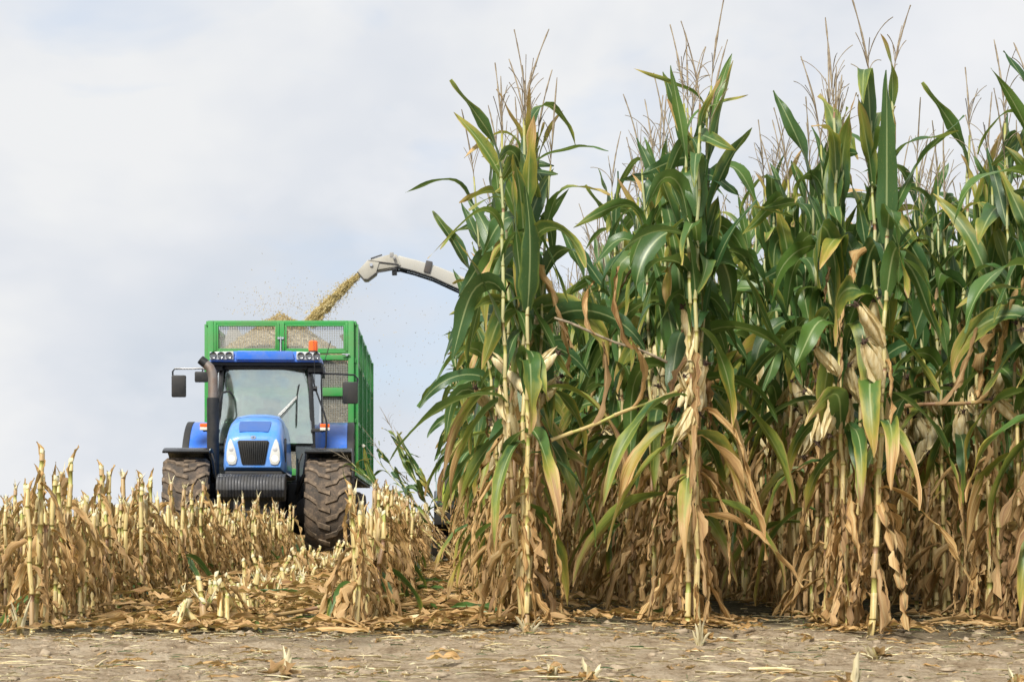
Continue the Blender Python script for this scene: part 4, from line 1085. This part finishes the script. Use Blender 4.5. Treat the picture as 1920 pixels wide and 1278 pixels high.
# things lying in the cab
m = MB()
r_ = np.random.RandomState(3)
def lump(mb, c, d, seed):
    r = np.random.RandomState(seed); n = 14; secs = []
    for i in range(9):
        th = PI * (i + .3) / 8.6; ring = []
        for k in range(n):
            a = 2 * PI * k / n; q = 1 + .22 * math.sin(a * 3 + seed + i) + .12 * math.sin(a * 7 + i * 1.7) + r.uniform(-.06, .06)
            ring.append((c[0] + d[0] * math.sin(th) * math.cos(a) * q, c[1] + d[1] * math.sin(th) * math.sin(a) * q, c[2] + d[2] * math.cos(th)))
        secs.append(ring)
    mb.loft(secs)
lump(m, (TX + .56, DT + 1.45, 1.20), (.16, .09, .11), 5)
o = m.build('cleaning_cloth', TEAL, None, 0, 80); tag(o, 'crumpled mint green cloth behind the lower window of the tractor cab', 'cloth')
m = MB(); m.box((TX + .47, DT + 1.5, 1.50), (.07, .06, .22)); m.lathe([(1.60, .02), (1.66, .018), (1.68, 0)], 10, 'z', (TX + .47, DT + 1.5, 0))
o = m.build('fire_extinguisher', RED, None, .025); tag(o, 'small red canister standing behind the lower window of the tractor cab', 'canister')

# ---------------------------------------------------------------- trailer
YT = 26.7; XT = -2.78; HWT = 1.275; LT = 6.2
def U(px, py, y): return ((px - 825) * y / F - XT, y - YT, CAMH + (997 - py) * y / F)
def mesh_mat():
    m, n, b, o = newmat('perforated_sheet')
    tc = N(n, 'ShaderNodeTexCoord').outputs['Object']; se = N(n, 'ShaderNodeSeparateXYZ'); n.links.new(tc, se.inputs[0])
    def hole(c, k): return mth(n, 'GREATER_THAN', mth(n, 'FRACT', mth(n, 'MULTIPLY', c, k)), .24)
    h = mth(n, 'MULTIPLY', hole(mth(n, 'ADD', se.outputs[0], se.outputs[1]), 33.0), hole(se.outputs[2], 33.0))
    b.inputs['Base Color'].default_value = (.30, .30, .27, 1); b.inputs['Roughness'].default_value = .5; b.inputs['Metallic'].default_value = .3
    t = N(n, 'ShaderNodeBsdfTransparent'); ms = N(n, 'ShaderNodeMixShader'); n.links.new(h, ms.inputs[0]); n.links.new(b.outputs[0], ms.inputs[1]); n.links.new(t.outputs[0], ms.inputs[2])
    n.links.new(ms.outputs[0], o.inputs[0]); return m
MESH = mesh_mat()
def build_trailer():
    t = empty('silage_trailer', (XT, YT, 0)); tag(t, 'high green silage trailer with perforated front panels, full of chopped maize', 'trailer')
    W = HWT; ZT = 4.14; ZB = 1.45
    fr = MB()
    for s in (-1, 1): fr.box((s * (W - .05), 0, (ZT + ZB) / 2), (.10, .12, ZT - ZB))
    zs = [(ZT - .035, .075), (3.60, .06), (3.50, .09), (2.90, .15), (2.0, .12), (ZB + .05, .12)]
    for z, h in zs: fr.box((0, .003, z), (2 * W - .2, .10, h))
    fr.box((0, -.004, (ZT + 3.5) / 2), (.10, .11, ZT - 3.5 - .05))
    for s in (-1, 1):
        fr.box((s * .045, -.03, 3.86), (.035, .10, .50))
        fr.box((s * (W - .125), -.02, 3.86), (.045, .08, .50))
    front = fr.build('front_frame', GREEN, t, .008)
    for a, b, z0, z1 in ((-W + .15, -.07, 3.63, 4.07), (.07, W - .15, 3.63, 4.07)):
        MB().box(((a + b) / 2, .01, (z0 + z1) / 2), (b - a, .004, z1 - z0)).build('mesh_panel', MESH, front)
        m = MB(); c = (a + b) / 2; hw = (b - a) / 2; hh = (z1 - z0) / 2; zc = (z0 + z1) / 2
        for s in (-1, 1): m.box((c + s * (hw - .015), -.025, zc), (.03, .05, 2 * hh)); m.box((c, -.024, zc + s * (hh - .012)), (2 * hw - .062, .045, .024))
        m.build('panel_rim', GREEN, front, .004)
    for z0, z1 in ((2.975, 3.455), (2.06, 2.825), (1.56, 1.94)):
        MB().box((0, .01, (z0 + z1) / 2), (2 * W - .2, .004, z1 - z0)).build('mesh_panel', MESH, front)
    m = MB()
    for x, z in ((-.035, 3.83), (.035, 3.83), (0, 3.56), (0, 3.48), (-W + .14, 3.54), (W - .12, 3.54)):
        m.lathe([(-.10, 0), (-.10, .022), (-.06, .026), (-.05, .03)], 10, 'y', (x, 0, z))
    m.box((0, -.085, 3.68), (.018, .02, .36)); m.tube([(-W + .09, -.09, 3.545), (-W + .22, -.09, 3.545)], .012, 6); m.tube([(W - .2, -.09, 3.545), (W - .07, -.09, 3.545)], .012, 6)
    m.build('latches', CHROME, front)
    # sides
    for s in (-1, 1):
        m = MB(); m.box((s * (W - .02), LT / 2, (ZB + 3.45) / 2), (.03, LT - .1, 3.45 - ZB))
        sw = m.build('side_wall', GREEN, t, .004)
        m = MB()
        for z, h in ((ZT - .04, .08), (3.45, .08), (ZB + .06, .14), (2.4, .07)): m.box((s * (W + .005), LT / 2, z), (.07, LT, h))
        m.build('side_rail', GREEN, sw, .006)
        for k in range(13):
            y = .03 + k * (LT - .1) / 12; big = k % 3 == 0
            MB().box((s * (W + (.035 if big else .022)), y + .04, (ZB + ZT) / 2), (.075 if big else .05, .09 if big else .05, ZT - ZB - .1)).build('side_rib', GREEN, sw, .006)
        MB().box((s * (W - .022), LT / 2, 3.79), (.004, LT - .1, .62)).build('mesh_panel', MESH, sw)
        MB().box((s * (W + .048), .42, 3.74), (.006, .50, .66)).build('side_plate', GREY, sw, .002)
        # marker lamps on stalks
        for yy, z in ((.25, 1.95), (1.9, 1.62)):
            m = MB(); m.tube([(s * W, yy, z), (s * (W + .14), yy - .02, z + .02)], .010, 6); l = m.build('lamp_stalk', BLACK, t)
            MB().lathe([(-.04, 0), (-.035, .028), (0, .032), (.03, .028), (.035, 0)], 12, 'y', (s * (W + .15), yy - .02, z + .02)).build('marker_lamp', WHITEL, l)
    m = MB()
    for x in (-W + .05, W - .05): m.box((x, LT, (ZB + ZT) / 2), (.1, .1, ZT - ZB))
    m.box((0, LT, ZT - .04), (2 * W - .2, .1, .08)); m.box((0, LT, 3.45), (2 * W - .2, .1, .08)); m.box((0, LT, (ZB + 3.41) / 2), (2 * W - .2, .04, 3.41 - ZB)); m.build('tailgate', GREEN, t, .006)
    MB().box((0, LT / 2, ZB - .02), (2 * W, LT, .06)).build('floor', AXLE, t, .005)
    m = MB()
    for s in (-1, 1): m.box((s * .45, LT / 2 - .3, ZB - .18), (.12, LT + .4, .24))
    m.box((0, 1.1, ZB - .3), (1.6, .12, .2)); m.box((0, LT - .2, ZB - .3), (2.2, .12, .14)); 
    m.tube([(0, .2, 1.2), (0, -1.0, .95), (0, -2.2, .78)], [.11, .09, .07], 10); m.build('chassis', AXLE, t, .015)
    for y in (3.0, 4.5):
        MB().box((0, y, .62), (1.9, .14, .14)).build('axle', AXLE, t, .01)
        for s in (-1, 1): wheel(t, 'trailer_wheel', s * .98, y, .62, .54, .30, s, 22)
    m = MB(); m.box((0, 3.75, ZB - .35), (1.5, 1.8, .12)); m.build('bogie', AXLE, t, .02)
    # loose inner boards that stick up behind the mesh
    m = MB(); a = U(409, 580, 29.5)
    m.add([(-1.20, 2.4, 4.45), (-1.17, 2.4, 4.45), (-1.17, .5, 3.55), (-1.20, .5, 3.55), (-.66, 2.1, 3.75), (-.63, 2.1, 3.75), (-.63, .5, 3.45), (-.66, .5, 3.45)],
          [(0, 1, 2, 3), (4, 7, 6, 5), (0, 4, 5, 1), (1, 5, 6, 2), (2, 6, 7, 3), (3, 7, 4, 0)]); m.build('inner_board', BOARD, t)
    m = MB(); m.add([(.95, 1.0, 4.02), (.98, 1.0, 4.02), (1.2, .6, 4.02), (1.17, .6, 4.02), (1.12, 1.0, 3.74), (1.15, 1.0, 3.74), (1.2, .6, 3.74), (1.17, .6, 3.74)],
                [(0, 1, 2, 3), (4, 7, 6, 5), (0, 4, 5, 1), (1, 5, 6, 2), (2, 6, 7, 3), (3, 7, 4, 0)]); m.build('inner_board', BOARD, t)
    return t
trailer = build_trailer()

# ---- load of chopped maize in the trailer
def silage_mat():
    m, n, b, o = newmat('chopped_maize')
    tc = N(n, 'ShaderNodeTexCoord').outputs['Object']
    v = N(n, 'ShaderNodeTexVoronoi'); v.inputs['Scale'].default_value = 38; n.links.new(tc, v.inputs['Vector'])
    f = noise(n, tc, 30, 5, .7)
    s = N(n, 'ShaderNodeSeparateColor'); n.links.new(v.outputs['Color'], s.inputs[0])
    c = ramp(n, mth(n, 'ADD', mth(n, 'MULTIPLY', s.outputs[0], .6), mth(n, 'MULTIPLY', f, .4)), [(.2, (.16, .12, .06)), (.45, (.34, .26, .15)), (.65, (.50, .41, .26)), (.85, (.70, .62, .44))])
    setin(n, b.inputs['Base Color'], c); b.inputs['Roughness'].default_value = .9
    bump(n, b, mth(n, 'ADD', v.outputs['Distance'], f), .8, .03); return m
SIL = silage_mat(); FLECK = plain('maize_fleck', [(.3, (.42, .30, .10)), (.7, (.66, .54, .26))], 8, (1, 1, 1), .8, .2)
r = np.random.RandomState(9)
gx = np.linspace(-1.22, 1.22, 70); gy = np.linspace(.06, LT - .06, 150); X, Y = np.meshgrid(gx, gy)
px, py_ = -.20, 1.9
d = np.sqrt(((X - px) / 1.0) ** 2 + ((Y - py_) / 1.3) ** 2)
Z = 4.52 - .62 * d - .1 * np.minimum(d, .4) ** 2; Z = np.maximum(Z, 3.38 + .12 * np.sin(X * 3) * np.sin(Y * 1.7)); Z = Z + r.normal(0, .010, Z.shape) + .03 * np.sin(X * 9 + Y * 7) * np.sin(Y * 11)
V = np.stack([X + XT, Y + YT, Z], -1).reshape(-1, 3)
Fg = grid_faces(150, 70); nb = len(V)
V2 = V.copy(); V2[:, 2] = 1.5
i = np.arange(150 * 70).reshape(150, 70); ring = np.concatenate([i[0, :], i[1:, -1], i[-1, -2::-1], i[-2:0:-1, 0]])
Fs = np.stack([ring, np.roll(ring, -1), np.roll(ring, -1) + nb, ring + nb], -1)
Fall = np.concatenate([Fg, Fs, Fg[:, ::-1] + nb])
o = link('chopped_maize', mesh_np('chopped_maize', np.concatenate([V, V2]), Fall, SIL)); tag(o, 'heap of beige chopped maize filling the green trailer', 'chopped maize', None, 'stuff')
# ---- flakes helper
def flakes(P, L, Wd, D, r):
    """little flat blades: centres P, lengths L, widths Wd, directions D"""
    n = len(P); D = D / (np.linalg.norm(D, axis=1)[:, None] + 1e-9)
    q = r.normal(0, 1, (n, 3)); S = np.cross(D, q); S /= np.linalg.norm(S, axis=1)[:, None] + 1e-9; Nn = np.cross(D, S)
    a = D * (L / 2)[:, None]; b = S * (Wd / 2)[:, None]; c = Nn * (Wd * .18)[:, None]
    V = np.stack([P - a - b, P - a + b, P + a + b, P + a - b, P - c * 1.0 - a * .2, P + c + a * .2], 1)
    Vb = np.stack([P - a - b - c, P - a + b - c, P + a + b - c, P + a - b - c, P - a - b + c, P - a + b + c, P + a + b + c, P + a - b + c], 1)
    f = np.array([[0, 3, 2, 1], [4, 5, 6, 7], [0, 1, 5, 4], [1, 2, 6, 5], [2, 3, 7, 6], [3, 0, 4, 7]])
    return Vb.reshape(-1, 3), (f[None] + 8 * np.arange(n)[:, None, None]).reshape(-1, 4)
# scattered kernels and bits on the crest of the heap
n = 1500; fx = r.normal(px, .38, n); fy = r.normal(py_, .5, n); dd = np.sqrt(((fx - px)) ** 2 + ((fy - py_) / 1.3) ** 2)
P = np.stack([fx + XT, fy + YT, 4.52 - .62 * dd + .02 + np.abs(r.normal(0, .03, n)) * (dd < .5)], -1)
Va, Fa = flakes(P, r.uniform(.015, .05, n), r.uniform(.008, .016, n), r.normal(0, 1, (n, 3)), r)
# spray of flecks thrown up around the crest
n = 420; P2 = np.stack([XT + px - .1 + r.normal(0, .42, n), YT + py_ + r.normal(0, .4, n), 4.5 + np.abs(r.normal(0, .30, n))], -1)
Vb_, Fb = flakes(P2, r.uniform(.008, .026, n), r.uniform(.005, .011, n), r.normal(0, 1, (n, 3)), r)
n = 260; P3 = np.stack([r.uniform(-2.6, .2, n), r.uniform(25.5, 29, n), r.uniform(1.2, 4.9, n)], -1); P3[:, 0] = np.where(P3[:, 2] < 4.3, r.uniform(-1.35, -.0, n), P3[:, 0])
Vc, Fc_ = flakes(P3, r.uniform(.008, .022, n), r.uniform(.005, .011, n), r.normal(0, 1, (n, 3)), r)
o = link('flying_flecks', mesh_np('flying_flecks', np.concatenate([Va, Vb_, Vc]), np.concatenate([Fa, Fb + len(Va), Fc_ + len(Va) + len(Vb_)]), FLECK, None, False)); tag(o, 'tiny chopped bits flying in the air over and beside the trailer', 'chaff', None, 'stuff')
# the jet from the spout
def Wp(px, py, y): return np.array([(px - 825) * y / F, y, CAMH + (997 - py) * y / F])
YS = 28.2
n = 3300; s = r.uniform(0, 1, n) ** .85; a = Wp(677, 513, YS); b = Wp(648, 534, YS); c = Wp(580, 606, YS)
B = ((1 - s) ** 2)[:, None] * a + (2 * s * (1 - s))[:, None] * b + (s ** 2)[:, None] * c
D = (2 * (1 - s))[:, None] * (b - a) + (2 * s)[:, None] * (c - b); D /= np.linalg.norm(D, axis=1)[:, None]
perp = np.stack([D[:, 2], 0 * s, -D[:, 0]], -1); wdt = .025 + .062 * s
k = r.normal(0, .62, n)
P = B + perp * (k * wdt)[:, None] + np.stack([0 * s, r.normal(0, .6, n) * wdt, 0 * s], -1)
Dj = D + r.normal(0, .12, (n, 3))
Vj, Fj = flakes(P, r.uniform(.04, .13, n) * (.5 + .6 * s), r.uniform(.006, .014, n), Dj, r)
n = 1300; s = r.uniform(.1, 1, n); B = ((1 - s) ** 2)[:, None] * a + (2 * s * (1 - s))[:, None] * b + (s ** 2)[:, None] * c
P = B + r.normal(0, .16, (n, 3)) * s[:, None]; Vk, Fk = flakes(P, r.uniform(.01, .04, n), r.uniform(.006, .012, n), r.normal(0, 1, (n, 3)), r)
JET = plain('maize_jet', [(.3, (.52, .42, .17)), (.5, (.72, .61, .30)), (.7, (.86, .78, .50))], 9, (1, 1, 1), .8, .4)
o = link('maize_jet', mesh_np('maize_jet', np.concatenate([Vj, Vk]), np.concatenate([Fj, Fk + len(Vj)]), JET, None, False)); tag(o, 'jet of chopped maize falling from the spout into the trailer', 'jet of chaff', None, 'stuff')

# ---------------------------------------------------------------- forage harvester
def build_harvester():
    XH, YH = 2.25, 23.2
    t = empty('forage_harvester', (XH, YH, 0)); tag(t, 'forage harvester hidden in the maize, its pale curved spout reaching over the trailer', 'forage harvester')
    HB = paint('harvester_blue', (.03, .12, .42), .35, 0, .3)
    m = MB(); prof = [(-.6, 1.0), (-.75, 1.7), (-.7, 2.1), (1.3, 2.4), (3.9, 2.3), (4.3, 1.9), (4.2, 1.0)]
    m.prism(prof, 'x', -1.25, 1.25); m.build('body', HB, t, .08)
    m = MB(); m.prism([(-.55, 2.1), (-.75, 2.9), (-.55, 3.45), (.95, 3.45), (1.1, 2.2)], 'x', -.85, .85); cb = m.build('cab', GLASSD, t, .04)
    MB().box((0, .15, 3.52), (1.9, 1.8, .16)).build('cab_roof', SPOUTW, cb, .05)
    for s in (-1, 1):
        for y in (-.62, 1.0): MB().box((s * .86, y + .06, 2.8), (.06, .07, 1.3)).build('cab_pillar', BLACKG, cb)
        wheel(t, 'front_wheel', s * 1.25, .4, .92, .65, .45, s, 20); wheel(t, 'rear_wheel', s * 1.05, 3.5, .62, .45, .32, s, 20)
    MB().box((0, 1.8, .85), (1.4, 4, .5)).build('chassis', AXLE, t, .05)
    # header with snouts
    m = MB(); m.box((0, -1.9, .45), (4.4, .5, .4)); m.box((0, -1.6, .95), (4.4, .12, .9)); m.tube([(-2.2, -1.75, 1.55), (2.2, -1.75, 1.55)], .05, 10); m.box((0, -1.0, .75), (1.0, 1.4, .6)); hd = m.build('header', AXLE, t, .03)
    for k in range(7):
        x = -2.2 + k * 4.4 / 6
        m = MB(); m.loft([[(x - .03, -3.3, .10), (x + .03, -3.3, .10), (x + .02, -3.3, .16), (x - .02, -3.3, .16)], [(x - .13, -2.7, .12), (x + .13, -2.7, .12), (x + .08, -2.7, .42), (x - .08, -2.7, .42)], [(x - .18, -2.0, .15), (x + .18, -2.0, .15), (x + .12, -2.0, .72), (x - .12, -2.0, .72)]])
        m.build('divider', BLACK, hd, .02)
    # end shield of the header, dark with a clear plate above
    m = MB(); m.prism([(-2.9, .55), (-2.9, .80), (-2.2, 1.02), (-1.7, .98), (-1.7, .30), (-2.3, .35)], 'x', -2.33, -2.05); m.build('end_shield', BLACK, hd, .02)
    m = MB(); m.prism([(-2.75, .84), (-2.55, 1.14), (-2.1, 1.20), (-2.1, 1.02)], 'x', -2.31, -2.29); m.build('clear_plate', GLASS, hd)
    m = MB(); m.prism([(-2.7, .80), (-2.68, 1.18), (-2.2, 1.20), (-2.2, 1.0)], 'x', -2.22, -2.19); m.build('yellow_shield', paint('yellow_shield', (.42, .50, .06), .4), hd)
    # spout: box section along a curve, from the turret to the outlet
    YSP = 27.0 - YH
    def S(px, py): return ((px - 825) * 27.4 / F - XH, CAMH + (997 - py) * 27.4 / F)
    m = MB(); m.lathe([(2.2, .34), (2.9, .30), (3.2, .30)], 20, 'z', (0, 4.2, 0)); m.build('turret', SPOUT, t)
    # centre line (x,z) with half height
    cl = [(0.0, 3.0, .20), (-.25, 3.45, .20)] 
    for px_, py_2, hh in ((1010, 612, 24), (950, 577, 23), (890, 543, 13.5), (850, 526, 12.5), (815, 511, 11.5), (780, 500, 11), (745, 491, 11)):
        x, z = S(px_, py_2); cl.append((x, z, hh * 27.4 / F * .95))
    secs = []
    for i, (x, z, h) in enumerate(cl):
        a = cl[max(i - 1, 0)]; b = cl[min(i + 1, len(cl) - 1)]; tx, tz = b[0] - a[0], b[1] - a[1]; L = math.hypot(tx, tz); nx, nz = -tz / L, tx / L
        if nz < 0: nx, nz = -nx, -nz
        nx, nz = (nx, nz); y = 4.2
        wd = .15
        secs.append([(x - nx * h, y - wd, z - nz * h), (x + nx * h * .8, y - wd, z + nz * h * .8), (x + nx * h, y - wd * .7, z + nz * h), (x + nx * h, y + wd * .7, z + nz * h), (x + nx * h * .8, y + wd, z + nz * h * .8), (x - nx * h, y + wd, z - nz * h)])
    sp = MB().loft(secs).build('spout', SPOUTW, t, .006, 30)
    # dark underside rail
    pts = [(sc_[0][0], 4.2, sc_[0][2] - .02) for sc_ in secs[2:]]
    m = MB(); m.tube([(p[0], 4.05, p[2]) for p in pts], .018, 8); m.tube([(p[0], 4.35, p[2]) for p in pts], .018, 8); m.build('spout_rail', BLACKG, sp)
    # elbow and deflector (outlines in the photo's plane, but real width)
    def poly(pp): return [S(*p) for p in pp]
    e = poly([(745, 481), (735, 479), (697, 489), (690, 491), (706, 509), (742, 503), (752, 500)])
    MB().prism(e, 'y', 4.2 - .17, 4.2 + .17).build('spout_elbow', SPOUT, sp, .008)
    e = poly([(690, 491), (712, 495), (706, 514), (690, 526), (683, 526), (671, 512)])
    df = MB().prism(e, 'y', 4.2 - .19, 4.2 + .19).build('deflector', SPOUT, sp, .008)
    # folded ribs, edges, ram
    m = MB(); q = poly([(692, 492), (748, 499)]); m.tube([(q[0][0], 4.02, q[0][1]), (q[1][0], 4.02, q[1][1])], .012, 6); q = poly([(696, 488), (717, 483)]); m.tube([(q[0][0], 4.03, q[0][1]), (q[1][0], 4.03, q[1][1] + .02)], .014, 6)
    q = poly([(671, 513), (683, 527), (691, 527), (706, 515), (742, 505)]); m.tube([(a, 4.005, b) for a, b in q], .012, 6); m.build('edge_strip', AXLE, sp)
    m = MB(); q = poly([(739, 510), (762, 509), (775, 505)]); m.tube([(a, 4.1, b) for a, b in q], .022, 8); x, z = S(740, 511); m.box((x, 4.1, z), (.09, .12, .12)); m.build('deflector_ram', BLACK, sp, .008)
    x, z = S(803, 503); MB().box((x, 4.2, z), (.12, .36, .21), (0, R(14), 0)).build('spout_clamp', AXLE, sp, .012)
    x, z = S(735, 481); m = MB(); m.box((x, 4.05, z), (.07, .05, .09)); m.lathe([(-.03, 0), (-.03, .03), (.01, .03)], 10, 'y', (x + .05, 4.0, z - .06)); m.build('hinge', GREY, sp, .008)
    x, z = S(697, 500); m = MB(); m.lathe([(-.02, 0), (-.02, .03), (.01, .03)], 10, 'y', (x, 4.0, z)); m.build('bolt', CHROME, df)
    return t
harv = build_harvester()
